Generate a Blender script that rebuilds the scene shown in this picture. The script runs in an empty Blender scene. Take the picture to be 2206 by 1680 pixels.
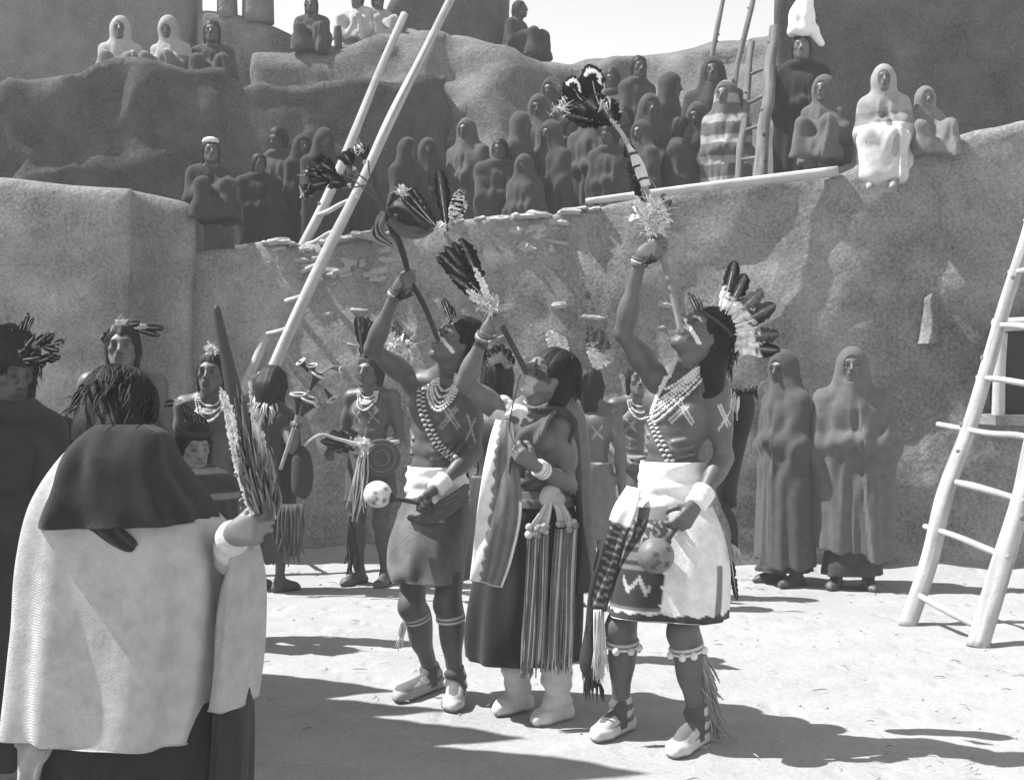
import bpy, math, random
import numpy as np
from mathutils import Vector, Matrix, noise as mnoise

random.seed(7); RNG = np.random.default_rng(7)
SC = bpy.context.scene

# ------------------------------------------------------------------ camera, sky, sun
F = 3030.0; CX, HY = 1103.0, 815.0; CAMH = 1.46
cam_d = bpy.data.cameras.new("camera"); cam = bpy.data.objects.new("camera", cam_d)
SC.collection.objects.link(cam); SC.camera = cam
cam.location = (0, 0, CAMH); cam.rotation_euler = (math.radians(90), 0, 0)
cam_d.sensor_fit = 'HORIZONTAL'; cam_d.sensor_width = 36.0
cam_d.lens = 36.0 * F / 2206.0
cam_d.shift_y = -(839.1 - HY) / 2206.0
cam_d.clip_end = 500.0

SUN_EL, SUN_DIRX, SUN_DIRY = math.radians(54), 0.992, -0.12     # horizontal travel of the light
W = bpy.data.worlds.new("World"); SC.world = W; W.use_nodes = True
nt = W.node_tree; nt.nodes.clear()
sky = nt.nodes.new('ShaderNodeTexSky'); sky.sky_type = 'NISHITA'; sky.sun_disc = False
sky.sun_elevation = SUN_EL
sky.sun_rotation = math.atan2(-SUN_DIRX, -SUN_DIRY)
sky.dust_density = 0.0; sky.air_density = 1.0; sky.ozone_density = 1.0
bw = nt.nodes.new('ShaderNodeRGBToBW')
bg = nt.nodes.new('ShaderNodeBackground'); bg.inputs['Strength'].default_value = 0.15
wo = nt.nodes.new('ShaderNodeOutputWorld')
nt.links.new(sky.outputs[0], bw.inputs[0]); nt.links.new(bw.outputs[0], bg.inputs[0])
nt.links.new(bg.outputs[0], wo.inputs[0])
sl = bpy.data.lights.new("sun", 'SUN'); sl.energy = 5.0; sl.angle = math.radians(0.5); sl.color = (1, 1, 1)
so = bpy.data.objects.new("sun", sl); SC.collection.objects.link(so)
d = Vector((SUN_DIRX * math.cos(SUN_EL), SUN_DIRY * math.cos(SUN_EL), -math.sin(SUN_EL)))
so.rotation_euler = d.to_track_quat('-Z', 'Y').to_euler(); so.location = (-8, 2, 10)
SC.view_settings.view_transform = 'Standard'; SC.view_settings.look = 'None'
SC.view_settings.exposure = 0.95; SC.view_settings.gamma = 1.0

# ------------------------------------------------------------------ maths helpers
def V3(*a): return np.array(a, float)
def P(px, py, d): return np.array([(px - CX) * d / F, d, CAMH + (HY - py) * d / F])
def GP(px, py):                       # point of the ground under a pixel
    d = CAMH * F / (py - HY); return P(px, py, d)
def nrm(v):
    v = np.asarray(v, float); return v / (np.linalg.norm(v) + 1e-12)
def lerp(a, b, t): return np.asarray(a) * (1 - t) + np.asarray(b) * t
def catmull(pts, n):
    pts = np.asarray(pts, float)
    if len(pts) < 3:
        return np.array([lerp(pts[0], pts[-1], t) for t in np.linspace(0, 1, n)])
    q = np.vstack([2 * pts[0] - pts[1], pts, 2 * pts[-1] - pts[-2]])
    out = []
    for s in np.linspace(0, len(pts) - 1 - 1e-9, n):
        i = int(s); t = s - i
        a, b, c, e = q[i], q[i + 1], q[i + 2], q[i + 3]
        out.append(0.5 * (2 * b + (c - a) * t + (2 * a - 5 * b + 4 * c - e) * t * t + (3 * b - a - 3 * c + e) * t ** 3))
    return np.array(out)

# ------------------------------------------------------------------ materials (procedural, all grey: the photograph is monochrome)
MATS = {}
def mat(name, g, rough=0.85, sc=30.0, amp=0.25, bump=0.3, bsc=None, attr=False, weave=0.0, spec=0.3, sheen=0.0, big=0.0, dist=0.01):
    if name in MATS: return MATS[name]
    m = bpy.data.materials.new(name); m.use_nodes = True; MATS[name] = m
    t = m.node_tree; N = t.nodes; L = t.links
    b = N['Principled BSDF']; b.inputs['Roughness'].default_value = rough
    b.inputs['Specular IOR Level'].default_value = spec
    if sheen: b.inputs['Sheen Weight'].default_value = sheen
    tc = N.new('ShaderNodeTexCoord')
    def nz(scale, det=6.0, rg=0.65):
        n = N.new('ShaderNodeTexNoise'); n.inputs['Scale'].default_value = scale
        n.inputs['Detail'].default_value = det; n.inputs['Roughness'].default_value = rg
        L.new(tc.outputs['Object'], n.inputs['Vector']); return n
    def math_(op, a, bb):
        n = N.new('ShaderNodeMath'); n.operation = op
        for i, x in enumerate((a, bb)):
            if isinstance(x, (int, float)): n.inputs[i].default_value = x
            else: L.new(x, n.inputs[i])
        return n.outputs[0]
    n1 = nz(sc)
    v = math_('MULTIPLY', math_('SUBTRACT', n1.outputs['Fac'], 0.5), 2 * amp)
    if big:
        n2 = nz(sc / 12.0, 4.0, 0.6)
        v = math_('ADD', v, math_('MULTIPLY', math_('SUBTRACT', n2.outputs['Fac'], 0.5), 2 * big))
    v = math_('ADD', v, 1.0)
    if attr:
        a = N.new('ShaderNodeAttribute'); a.attribute_name = 'Col'
        v = math_('MULTIPLY', v, a.outputs['Fac'])
    else:
        v = math_('MULTIPLY', v, g)
    v = math_('MAXIMUM', math_('MINIMUM', v, 0.9), 0.006)
    L.new(v, b.inputs['Base Color'])
    if bump:
        n3 = nz(bsc or sc * 1.7, 8.0, 0.7); h = n3.outputs['Fac']
        if weave:
            wv = N.new('ShaderNodeTexWave'); wv.inputs['Scale'].default_value = weave; wv.inputs['Distortion'].default_value = 1.5
            wv.bands_direction = 'DIAGONAL'
            L.new(tc.outputs['Object'], wv.inputs['Vector'])
            h = math_('ADD', h, math_('MULTIPLY', wv.outputs['Fac'], 0.22))
        bp = N.new('ShaderNodeBump'); bp.inputs['Strength'].default_value = bump; bp.inputs['Distance'].default_value = dist
        L.new(h, bp.inputs['Height']); L.new(bp.outputs[0], b.inputs['Normal'])
    return m
M_SKIN = mat('skin', 0.2, rough=0.5, sc=14, amp=0.5, bump=0.4, bsc=60, attr=True, spec=0.5, dist=0.004, big=0.35)
M_HAIR = mat('hair', 0.014, rough=0.55, sc=60, amp=0.4, bump=0.3, spec=0.16)
M_CLOTHC = mat('cloth_patterned', 0.3, sc=20, amp=0.42, bump=0.6, bsc=75, weave=85, big=0.25, attr=True, spec=0.1, sheen=0.1, dist=0.006)
M_FEATH = mat('feather_vane', 0.3, rough=0.85, sc=60, amp=0.3, bump=0.3, attr=True, spec=0.08, dist=0.003)
M_WHITE = mat('white_cloth', 0.78, sc=14, amp=0.12, bump=0.3, bsc=40, spec=0.1)
M_BEAD = mat('shell_bead', 0.72, rough=0.4, sc=80, amp=0.25, bump=0.2)
M_LEATHER = mat('buckskin', 0.55, rough=0.8, sc=25, amp=0.25, bump=0.4, attr=True)
M_WOODL = mat('pale_pole_wood', 0.42, rough=0.8, sc=9, amp=0.4, bump=0.6, bsc=26, dist=0.01)
M_WOODG = mat('weathered_pole_wood', 0.20, rough=0.9, sc=12, amp=0.4, bump=0.5, bsc=30)
M_WOODA = mat('pale_grained_wood', 0.42, rough=0.85, sc=9, amp=0.3, bump=0.6, bsc=40, attr=True, spec=0.15)
M_WOODD = mat('dark_wood', 0.045, rough=0.6, sc=30, amp=0.4, bump=0.4)

# ------------------------------------------------------------------ objects
ORG = {}
def thing(name, label, cat, loc=(0, 0, 0), group=None):
    o = bpy.data.objects.new(name, None); SC.collection.objects.link(o)
    o.empty_display_size = 0.1
    o.location = [float(x) for x in loc]; o['label'] = label; o['category'] = cat
    if group: o['group'] = group
    ORG[o.name] = np.array(loc, float); return o
def mesh_obj(name, verts, faces, mats, parent=None, col=None, mi=None, smooth=True, label=None, org=None):
    verts = np.asarray(verts, float)
    if parent is not None: org = ORG[parent.name]
    if org is None: org = np.zeros(3)
    me = bpy.data.meshes.new(name)
    me.from_pydata((verts - org).tolist(), [], faces.tolist() if hasattr(faces, 'tolist') else faces)
    if not isinstance(mats, (list, tuple)): mats = [mats]
    for m in mats: me.materials.append(m)
    if mi is not None: me.polygons.foreach_set('material_index', np.asarray(mi, np.int32))
    if smooth: me.polygons.foreach_set('use_smooth', np.ones(len(me.polygons), bool))
    if col is not None:
        ca = me.color_attributes.new('Col', 'FLOAT_COLOR', 'POINT')
        c = np.ones((len(verts), 4), np.float32); c[:, :3] = np.clip(np.asarray(col, float), 0.006, 0.9)[:, None]
        ca.data.foreach_set('color', c.ravel())
    me.update()
    o = bpy.data.objects.new(name, me); SC.collection.objects.link(o)
    if parent is not None: o.parent = parent
    else: o.location = org
    ORG[o.name] = np.array(org, float)
    if label: o['label'] = label
    return o
def tag(o, label, cat, group=None):
    o['label'] = label; o['category'] = cat
    if group: o['group'] = group
    return o

# ------------------------------------------------------------------ implicit bodies: smooth union of tapered limbs, surface-netted to one continuous mesh
class SDF:
    def __init__(s): s.p = []
    def cone(s, a, b, ra, rb, k=0.02, sub=False):
        a = np.asarray(a, float); b = np.asarray(b, float); r = max(ra, rb)
        s.p.append(('c', (a, b, ra, rb), k, sub, np.minimum(a, b) - r, np.maximum(a, b) + r)); return s
    def chain(s, pts, rad, k=0.02):
        for i in range(len(pts) - 1): s.cone(pts[i], pts[i + 1], rad[i], rad[i + 1], k)
        return s
    def ell(s, c, r, R=None, k=0.02, sub=False):
        c = np.asarray(c, float); r = np.asarray(r, float); R = np.eye(3) if R is None else R
        ext = np.sqrt(((R * r[None, :]) ** 2).sum(1))
        s.p.append(('e', (c, r, R), k, sub, c - ext, c + ext)); return s
    def cut(s, a, n, k=.02):
        """remove what lies behind the plane through a with normal n"""
        z = np.zeros(3); s.p.append(('p', (np.asarray(a, float), nrm(n)), k, True, z, z)); return s
    def mesh(s, vox, disp=None):
        add = [q for q in s.p if not q[3]]
        lo = np.min([q[4] for q in add], 0) - 3 * vox - 0.01; hi = np.max([q[5] for q in add], 0) + 3 * vox + 0.01
        n = np.ceil((hi - lo) / vox).astype(int) + 1
        f = np.full(n, 0.5, np.float32)
        ax = [(lo[i] + vox * np.arange(n[i])).astype(np.float32) for i in range(3)]
        for typ, a, k, sub, l, h in s.p:
            if typ == 'p':
                dist = (ax[0][:, None, None] - a[0][0]) * a[1][0] + (ax[1][None, :, None] - a[0][1]) * a[1][1] + (ax[2][None, None, :] - a[0][2]) * a[1][2]
                hh = np.maximum(k - np.abs(f + dist), 0) / k; f = (np.maximum(f, -dist) + hh * hh * k * 0.25).astype(np.float32); continue
            pad = k + 2.5 * vox
            i0 = np.maximum(((l - pad - lo) / vox).astype(int), 0); i1 = np.minimum(((h + pad - lo) / vox).astype(int) + 2, n)
            if (i1 <= i0).any(): continue
            sl_ = tuple(slice(i0[j], i1[j]) for j in range(3))
            X = ax[0][sl_[0]][:, None, None]; Y = ax[1][sl_[1]][None, :, None]; Z = ax[2][sl_[2]][None, None, :]
            if typ == 'c':
                p0, p1, ra, rb = a; dv = p1 - p0; dd = float(dv @ dv) + 1e-12
                x, y, z = X - p0[0], Y - p0[1], Z - p0[2]
                t = np.clip((x * dv[0] + y * dv[1] + z * dv[2]) / dd, 0, 1)
                dist = np.sqrt((x - t * dv[0]) ** 2 + (y - t * dv[1]) ** 2 + (z - t * dv[2]) ** 2) - (ra + (rb - ra) * t)
            else:
                c, r, R = a; x, y, z = X - c[0], Y - c[1], Z - c[2]
                u = [x * R[0, i] + y * R[1, i] + z * R[2, i] for i in range(3)]
                k0 = np.sqrt((u[0] / r[0]) ** 2 + (u[1] / r[1]) ** 2 + (u[2] / r[2]) ** 2)
                k1 = np.sqrt((u[0] / r[0] ** 2) ** 2 + (u[1] / r[1] ** 2) ** 2 + (u[2] / r[2] ** 2) ** 2)
                dist = k0 * (k0 - 1) / np.maximum(k1, 1e-6)
            cur = f[sl_]
            if sub: cur2, dist = -cur, dist
            else: cur2 = cur
            hh = np.maximum(k - np.abs(cur2 - dist), 0) / k
            res = np.minimum(cur2, dist) - hh * hh * k * 0.25
            f[sl_] = -res if sub else res
        if disp is not None:
            band = np.argwhere(np.abs(f) < 4 * vox)
            pos = lo + band * vox
            f[tuple(band.T)] += disp(pos).astype(np.float32)
        return nets(f, lo, vox)
def nets(f, lo, vox):
    ins = f < 0
    nx, ny, nz = f.shape
    c = np.zeros((nx - 1, ny - 1, nz - 1), np.int8)
    for dx in (0, 1):
        for dy in (0, 1):
            for dz in (0, 1): c += ins[dx:nx - 1 + dx, dy:ny - 1 + dy, dz:nz - 1 + dz]
    act = np.argwhere((c > 0) & (c < 8))
    idx = np.full(c.shape, -1, np.int64); idx[tuple(act.T)] = np.arange(len(act))
    acc = np.zeros((len(act), 3)); cnt = np.zeros(len(act))
    corners = [(i, j, k) for i in (0, 1) for j in (0, 1) for k in (0, 1)]
    for a in corners:
        for ax_ in range(3):
            if a[ax_] == 0:
                b = list(a); b[ax_] = 1
                fa = f[tuple((act + a).T)].astype(float); fb = f[tuple((act + b).T)].astype(float)
                m = (fa < 0) != (fb < 0)
                t = np.where(m, fa / np.where(m, fa - fb, 1), 0)
                pt = np.array(a, float)[None, :] + t[:, None] * (np.array(b) - np.array(a))[None, :]
                acc[m] += pt[m]; cnt[m] += 1
    verts = lo + (act + acc / np.maximum(cnt, 1)[:, None]) * vox
    faces = []
    for ax_ in range(3):
        u, v = (ax_ + 1) % 3, (ax_ + 2) % 3
        s0 = [slice(None)] * 3; s1 = [slice(None)] * 3
        s0[ax_] = slice(0, -1); s1[ax_] = slice(1, None)
        a = ins[tuple(s0)]; b = ins[tuple(s1)]
        e = np.argwhere(a != b); flip = a[tuple(e.T)]
        ok = (e[:, u] > 0) & (e[:, v] > 0) & (e[:, u] < f.shape[u] - 1) & (e[:, v] < f.shape[v] - 1)
        e = e[ok]; flip = flip[ok]
        def at(du, dv):
            q = e.copy(); q[:, u] += du; q[:, v] += dv; return idx[tuple(q.T)]
        q = np.stack([at(-1, -1), at(0, -1), at(0, 0), at(-1, 0)], 1)
        q[~flip] = q[~flip][:, ::-1]
        faces.append(q)
    return verts, np.vstack(faces)

# ------------------------------------------------------------------ explicit mesh builder
class MB:
    def __init__(s): s.v = []; s.f = []; s.c = []; s.n = 0
    def add(s, v, f, c=0.3):
        v = np.asarray(v, float); s.v.append(v); s.f += [[i + s.n for i in q] for q in f]
        s.c.append(np.broadcast_to(np.asarray(c, float), (len(v),)).copy()); s.n += len(v); return s
    def tube(s, pts, rad, n=8, c=0.3, smooth=0):
        pts = np.asarray(pts, float)
        if np.isscalar(rad): rad = [rad] * len(pts)
        rad = np.asarray(rad, float)
        if smooth:
            pr = catmull(np.hstack([pts, rad[:, None]]), smooth); pts, rad = pr[:, :3], np.maximum(pr[:, 3], 1e-4)
            if not np.isscalar(c): c = np.interp(np.linspace(0, 1, smooth), np.linspace(0, 1, len(c)), c)
        m = len(pts); tan = np.gradient(pts, axis=0)
        up = V3(0.3, 0.2, 0.9); up = V3(1, 0, 0) if abs(nrm(tan[0]) @ nrm(up)) > 0.9 else up
        vs = []
        for i in range(m):
            t = nrm(tan[i]); x = nrm(np.cross(up, t)); y = np.cross(t, x); up = y if i else up
            if i == 0: up = y
            an = np.arange(n) * 2 * math.pi / n
            vs.append(pts[i] + rad[i] * (np.cos(an)[:, None] * x + np.sin(an)[:, None] * y))
        vs = np.vstack(vs + [pts[:1], pts[-1:]])
        fs = [[i * n + j, i * n + (j + 1) % n, (i + 1) * n + (j + 1) % n, (i + 1) * n + j] for i in range(m - 1) for j in range(n)]
        fs += [[(j + 1) % n, j, m * n] for j in range(n)] + [[(m - 1) * n + j, (m - 1) * n + (j + 1) % n, m * n + 1] for j in range(n)]
        cc = c if np.isscalar(c) else np.concatenate([np.repeat(np.asarray(c, float), n), [c[0], c[-1]]])
        return s.add(vs, fs, cc)
    def ball(s, c0, r, c=0.3, nu=10, nv=7, R=None):
        r = np.broadcast_to(np.asarray(r, float), (3,)); vs = []
        for i in range(nv + 1):
            a = math.pi * i / nv
            for j in range(nu):
                b = 2 * math.pi * j / nu; vs.append([math.sin(a) * math.cos(b), math.sin(a) * math.sin(b), math.cos(a)])
        vs = np.array(vs) * r
        if R is not None: vs = vs @ R.T
        fs = [[i * nu + j, (i + 1) * nu + j, (i + 1) * nu + (j + 1) % nu, i * nu + (j + 1) % nu] for i in range(nv) for j in range(nu)]
        return s.add(vs + np.asarray(c0), fs, c)
    def ribbon(s, pts, widths, wdir, th=0.006, c=0.3, n=24, wave=0.0, ph=0.0, cols=1):
        """thick strip of cloth along pts; c may be a function of (t, u)"""
        pts = np.asarray(pts, float); wd = np.asarray(widths, float)
        if np.isscalar(widths): wd = np.full(len(pts), widths)
        q = catmull(np.hstack([pts, wd[:, None]]), n); pts, wd = q[:, :3], q[:, 3]
        tan = np.gradient(pts, axis=0); m = 2 + cols * 4
        us = np.linspace(-1, 1, m); top, bot, cs = [], [], []
        for i in range(n):
            w = np.asarray(wdir, float); w = nrm(w - nrm(tan[i]) * (w @ nrm(tan[i]))); nn = np.cross(nrm(tan[i]), w)
            for u in us:
                off = wave * math.sin(u * 5 + ph + i * 0.15) * (0.3 + 0.7 * i / n)
                b = pts[i] + w * u * wd[i] / 2 + nn * off
                top.append(b + nn * th / 2); bot.append(b - nn * th / 2)
                cs.append(c(i / (n - 1), u) if callable(c) else c)
        T = len(top); vs = np.array(top + bot); fs = []
        for i in range(n - 1):
            for j in range(m - 1):
                a = i * m + j; fs.append([a, a + 1, a + m + 1, a + m]); fs.append([T + a, T + a + m, T + a + m + 1, T + a + 1])
            a = i * m; fs.append([a, a + m, T + a + m, T + a]); a = i * m + m - 1; fs.append([a, T + a, T + a + m, a + m])
        for j in range(m - 1):
            fs.append([j, T + j, T + j + 1, j + 1]); a = (n - 1) * m + j; fs.append([a, a + 1, T + a + 1, T + a])
        return s.add(vs, fs, np.array(cs + cs))
    def feather(s, a, b, w, nor, dark=0.015, light=0.8, split=0.45, dark_tip=True, bend=0.0, bars=0, rough=0.15, n=30, tipw=0.5, white_tip=0.0, seed=0):
        rg = random.Random(seed * 31 + 5); a = np.asarray(a, float); b = np.asarray(b, float); L = np.linalg.norm(b - a)
        t_ = nrm(b - a); nn = np.asarray(nor, float); nn = nrm(nn - t_ * (nn @ t_)); sd = np.cross(t_, nn)
        vs, cs = [], []
        for i in range(n + 1):
            t = i / n
            prof = (0.14 + 0.86 * min(1.0, t / 0.42) ** 0.8) * (1.0 if t < 0.62 else max(0.0, 1 - ((t - 0.62) / 0.385) ** (2.0 + 2.2 * tipw)) ** (0.75 - .25 * tipw))
            base = a + t_ * L * t + nn * bend * L * (t * t)
            l = prof * w / 2 * (1 - rough * rg.random() * (3 if rg.random() < 0.16 else 1)) * 0.8
            r = prof * w / 2 * (1 - rough * rg.random() * (3 if rg.random() < 0.16 else 1))
            for k, off in enumerate((-l, -l * 0.5, 0, r * 0.5, r)):
                swept = -abs(off) * 0.25 * t_ * (1 if t > 0.1 else 0)
                up = nn * (abs(off) * 0.05 + w * .015 * rg.uniform(-1, 1))
                vs.append(base + sd * off + up + swept * 0)
                tj = t + rg.uniform(-.10, .10) - 0.16 * abs(off) / max(w, 1e-4)
                if bars: cval = dark if math.sin(tj * bars * 2 * math.pi) > 0 else light
                else: cval = dark if (tj > split) == dark_tip else light
                if white_tip and t > 1 - white_tip: cval = light
                cval *= rg.uniform(.55, 1.2)
                if k == 2 and not bars: cval = cval * 0.5 + 0.12
                cs.append(cval)
        vs = np.array(vs); T = len(vs); vs = np.vstack([vs + nn * 0.0007, vs - nn * 0.0007]); fs = []
        for i in range(n):
            for j in range(4):
                q = i * 5 + j; fs.append([q, q + 1, q + 6, q + 5]); fs.append([T + q, T + q + 5, T + q + 6, T + q + 1])
            q = i * 5; fs.append([q, q + 5, T + q + 5, T + q]); q = i * 5 + 4; fs.append([q, T + q, T + q + 5, q + 5])
        s.add(vs, fs, np.array(cs + cs))
        s.tube([a - t_ * 0.02, a + t_ * L * 0.5 + nn * bend * L * .25, a + t_ * L * 0.93 + nn * bend * L * .86], [0.0024, 0.0018, 0.0006], 5, 0.55)
        return s
    def loft(s, rings, nu=72, nv=40, fold=0.0, fk=(7, 13), ph=(0.3, 1.7), th=0.008, c=0.3, ex=2.0, cap=(False, False), foldfn=None, noise_=0.0):
        """rings: (centre3, hw, hd, tilt): ellipse with x half width, y half depth; hem tilt = dz per dx"""
        R = np.array([[*r[0], r[1], r[2], (r[3] if len(r) > 3 else 0.0)] for r in rings], float)
        Q = catmull(R, nv); vs, cs = [], []
        inner = []
        for i in range(nv):
            v = i / (nv - 1); cx, cy, cz, hw, hd, ti = Q[i]
            fa = fold * (foldfn(v) if foldfn else v)
            for j in range(nu):
                a = 2 * math.pi * j / nu
                ca, sa = math.cos(a), math.sin(a)
                e = 2.0 / ex; ca = math.copysign(abs(ca) ** e, ca); sa = math.copysign(abs(sa) ** e, sa)
                g = fa * (math.sin(fk[0] * a + ph[0] + v * 0.8) + 0.6 * math.sin(fk[1] * a + ph[1] - v * 1.1))
                if noise_: g += noise_ * mnoise.noise((ca * 2.2 + 7 * ph[0], sa * 2.2, v * 3.0))
                dx, dy = ca * (hw + g), sa * (hd + g)
                vs.append((cx + dx, cy + dy, cz + ti * dx))
                dx2, dy2 = ca * max(hw + g - th, 0.001), sa * max(hd + g - th, 0.001)
                inner.append((cx + dx2, cy + dy2, cz + ti * dx2))
                cs.append(c(v, a) if callable(c) else c)
        T = len(vs); fs = []
        for i in range(nv - 1):
            for j in range(nu):
                a0 = i * nu + j; a1 = i * nu + (j + 1) % nu
                fs.append([a0, a0 + nu, a1 + nu, a1]); fs.append([T + a0, T + a1, T + a1 + nu, T + a0 + nu])
        for j in range(nu):
            j1 = (j + 1) % nu; fs.append([j, j1, T + j1, T + j]); b = (nv - 1) * nu; fs.append([b + j1, b + j, T + b + j, T + b + j1])
        return s.add(np.array(vs + inner), fs, np.array(cs + cs))
    def fringe(s, a, b, length, n, dirn=(0, 0, -1), r=0.0025, c=0.6, jit=0.25, sway=0.02, seed=1):
        rg = random.Random(seed); a = np.asarray(a, float); b = np.asarray(b, float)
        for i in range(n):
            p = lerp(a, b, (i + rg.random() * .6) / n); L = length * (1 - jit * rg.random()); dv = nrm(dirn)
            q = p + dv * L * .5 + V3(rg.uniform(-1, 1), rg.uniform(-1, 1), 0) * sway * .5; e = p + dv * L + V3(rg.uniform(-1, 1), rg.uniform(-1, 1), 0) * sway
            s.tube([p, q, e], [r, r * 1.15, r * .7], 5, c * rg.uniform(.75, 1.15), smooth=6)
        return s
    def obj(s, name, m, parent=None, label=None, smooth=True, org=None):
        v = np.vstack(s.v); return mesh_obj(name, v, s.f, m, parent, np.concatenate(s.c), None, smooth, label, org)

# ------------------------------------------------------------------ the pueblo: ground and adobe terraces
def adobe(name, g, amp=0.22, streak=0.12, rough_bump=0.6, foot=False):
    m = bpy.data.materials.new(name); m.use_nodes = True; t = m.node_tree; N = t.nodes; L = t.links
    b = N['Principled BSDF']; b.inputs['Roughness'].default_value = 0.95; b.inputs['Specular IOR Level'].default_value = 0.08
    tc = N.new('ShaderNodeTexCoord')
    def nz(scale, det=8.0, rg=0.65, st=None):
        n = N.new('ShaderNodeTexNoise'); n.inputs['Scale'].default_value = scale; n.inputs['Detail'].default_value = det; n.inputs['Roughness'].default_value = rg
        if st:
            mp = N.new('ShaderNodeMapping'); mp.inputs['Scale'].default_value = st; L.new(tc.outputs['Object'], mp.inputs['Vector']); L.new(mp.outputs[0], n.inputs['Vector'])
        else: L.new(tc.outputs['Object'], n.inputs['Vector'])
        return n.outputs['Fac']
    def mt(op, a, c):
        n = N.new('ShaderNodeMath'); n.operation = op
        for i, x in enumerate((a, c)):
            if isinstance(x, (int, float)): n.inputs[i].default_value = x
            else: L.new(x, n.inputs[i])
        return n.outputs[0]
    def dev(x, k): return mt('MULTIPLY', mt('SUBTRACT', x, 0.5), k)
    big = nz(0.7, 5.0, 0.6); mid = nz(3.2); fine = nz(42.0, 5.0, 0.8); st = nz(1.0, 6.0, 0.6, (2.2, 2.2, 0.35))
    v = mt('ADD', mt('ADD', dev(big, 3.0 * amp), dev(mid, 3.4 * amp)), mt('ADD', dev(fine, 6.0 * amp), dev(st, 3 * streak)))
    v = mt('MAXIMUM', mt('MINIMUM', mt('MULTIPLY', mt('ADD', v, 1.0), g), 0.85), 0.01)
    vo = N.new('ShaderNodeTexVoronoi'); vo.inputs['Scale'].default_value = 26.0; L.new(tc.outputs['Object'], vo.inputs['Vector'])
    fl = mt('MULTIPLY', mt('LESS_THAN', vo.outputs['Distance'], 0.10), 0.25 * g)
    v = mt('ADD', v, fl)
    L.new(v, b.inputs['Base Color'])
    h = mt('ADD', mt('ADD', mt('MULTIPLY', mid, 1.0), mt('MULTIPLY', fine, 0.25)), mt('MULTIPLY', nz(11.0), 0.6))
    if foot:
        fv = N.new('ShaderNodeTexVoronoi'); fv.inputs['Scale'].default_value = 4.2; mp2 = N.new('ShaderNodeMapping'); mp2.inputs['Scale'].default_value = (1.5, .8, 1.0); mp2.inputs['Rotation'].default_value = (0, 0, .7)
        L.new(tc.outputs['Object'], mp2.inputs['Vector']); L.new(mp2.outputs[0], fv.inputs['Vector']); h = mt('ADD', h, mt('MULTIPLY', mt('MINIMUM', fv.outputs['Distance'], 0.30), 2.2))
    bp = N.new('ShaderNodeBump'); bp.inputs['Strength'].default_value = rough_bump; bp.inputs['Distance'].default_value = 0.05
    L.new(h, bp.inputs['Height']); L.new(bp.outputs[0], b.inputs['Normal'])
    return m
M_GROUND = adobe('packed_earth', 0.345, amp=0.12, streak=0.0, rough_bump=0.45, foot=True)
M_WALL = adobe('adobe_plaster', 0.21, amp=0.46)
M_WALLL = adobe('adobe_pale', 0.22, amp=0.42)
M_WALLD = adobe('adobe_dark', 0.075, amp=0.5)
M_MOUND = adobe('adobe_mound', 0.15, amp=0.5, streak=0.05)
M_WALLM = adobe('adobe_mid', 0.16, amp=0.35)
M_STONE = adobe('flagstone', 0.36, amp=0.2, streak=0.0)
M_BLACK = mat('doorway_shade_black', 0.02, bump=0.1)

# ground sheet
xs = np.concatenate([[-150, -60, -25], np.linspace(-6, 6, 240), [25, 60, 150]])
ys = np.concatenate([[-60, -15], np.linspace(3, 13, 200), [25, 60, 150]])
gv = []
for y in ys:
    for x in xs:
        z = 0.0
        if 3 <= y <= 13 and abs(x) <= 6:
            z = 0.018 * mnoise.noise((x * 0.8, y * 0.8, 0)) + 0.008 * mnoise.noise((x * 4, y * 4, 3)) + 0.006 * mnoise.noise((x * 9, y * 9, 5)) - .010 * max(0, mnoise.noise((x * 5.5, y * 4.0, 9)) - .25)
        yw = np.interp(x, (-2.9, 4.6), (11.5, 10.3))
        if -6 < x < 6 and y < 12.5: z += (.11 + .07 * mnoise.noise((x * 2.1, 0, 4))) * math.exp(-max(0, yw - y) / .22)
        gv.append((x, y, z))
nx_ = len(xs); gf = [[j * nx_ + i, j * nx_ + i + 1, (j + 1) * nx_ + i + 1, (j + 1) * nx_ + i] for j in range(len(ys) - 1) for i in range(nx_ - 1)]
g_o = mesh_obj('ground', gv, gf, M_GROUND); g_o['kind'] = 'structure'
# loose pebbles and clods lying in the plaza: uncountable
mb = MB(); rg = random.Random(4)
for i in range(260):
    y = rg.uniform(3.6, 11.0); x = rg.uniform(-0.42, 0.42) * y; r = rg.uniform(0.002, 0.007) * (1.6 if y > 9.3 else 1)
    mb.ball((x, y, r * 0.2), (r * rg.uniform(.8, 1.5), r, r * .7), nu=6, nv=4)
pb = mb.obj('gravel', M_GROUND); pb['kind'] = 'stuff'
mb = MB(); rg = random.Random(14)
for i in range(380):
    y = rg.uniform(4.5, 11.0) if i % 3 else rg.uniform(9.6, 10.6); x = rg.uniform(-0.42, 0.42) * y; a = rg.uniform(0, 3.14); L_ = rg.uniform(.02, .09); dv = V3(math.cos(a), math.sin(a), 0) * L_
    mb.tube([V3(x, y, .012), V3(x, y, .016) + dv * .5 + V3(dv[1], -dv[0], 0) * .12, V3(x, y, .010) + dv], [.0018, .0022, .001], 4, rg.choice([.5, .2, .12, .4]), smooth=5)
sb_ = mb.obj('straw_litter', M_LEATHER); sb_['kind'] = 'stuff'

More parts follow.
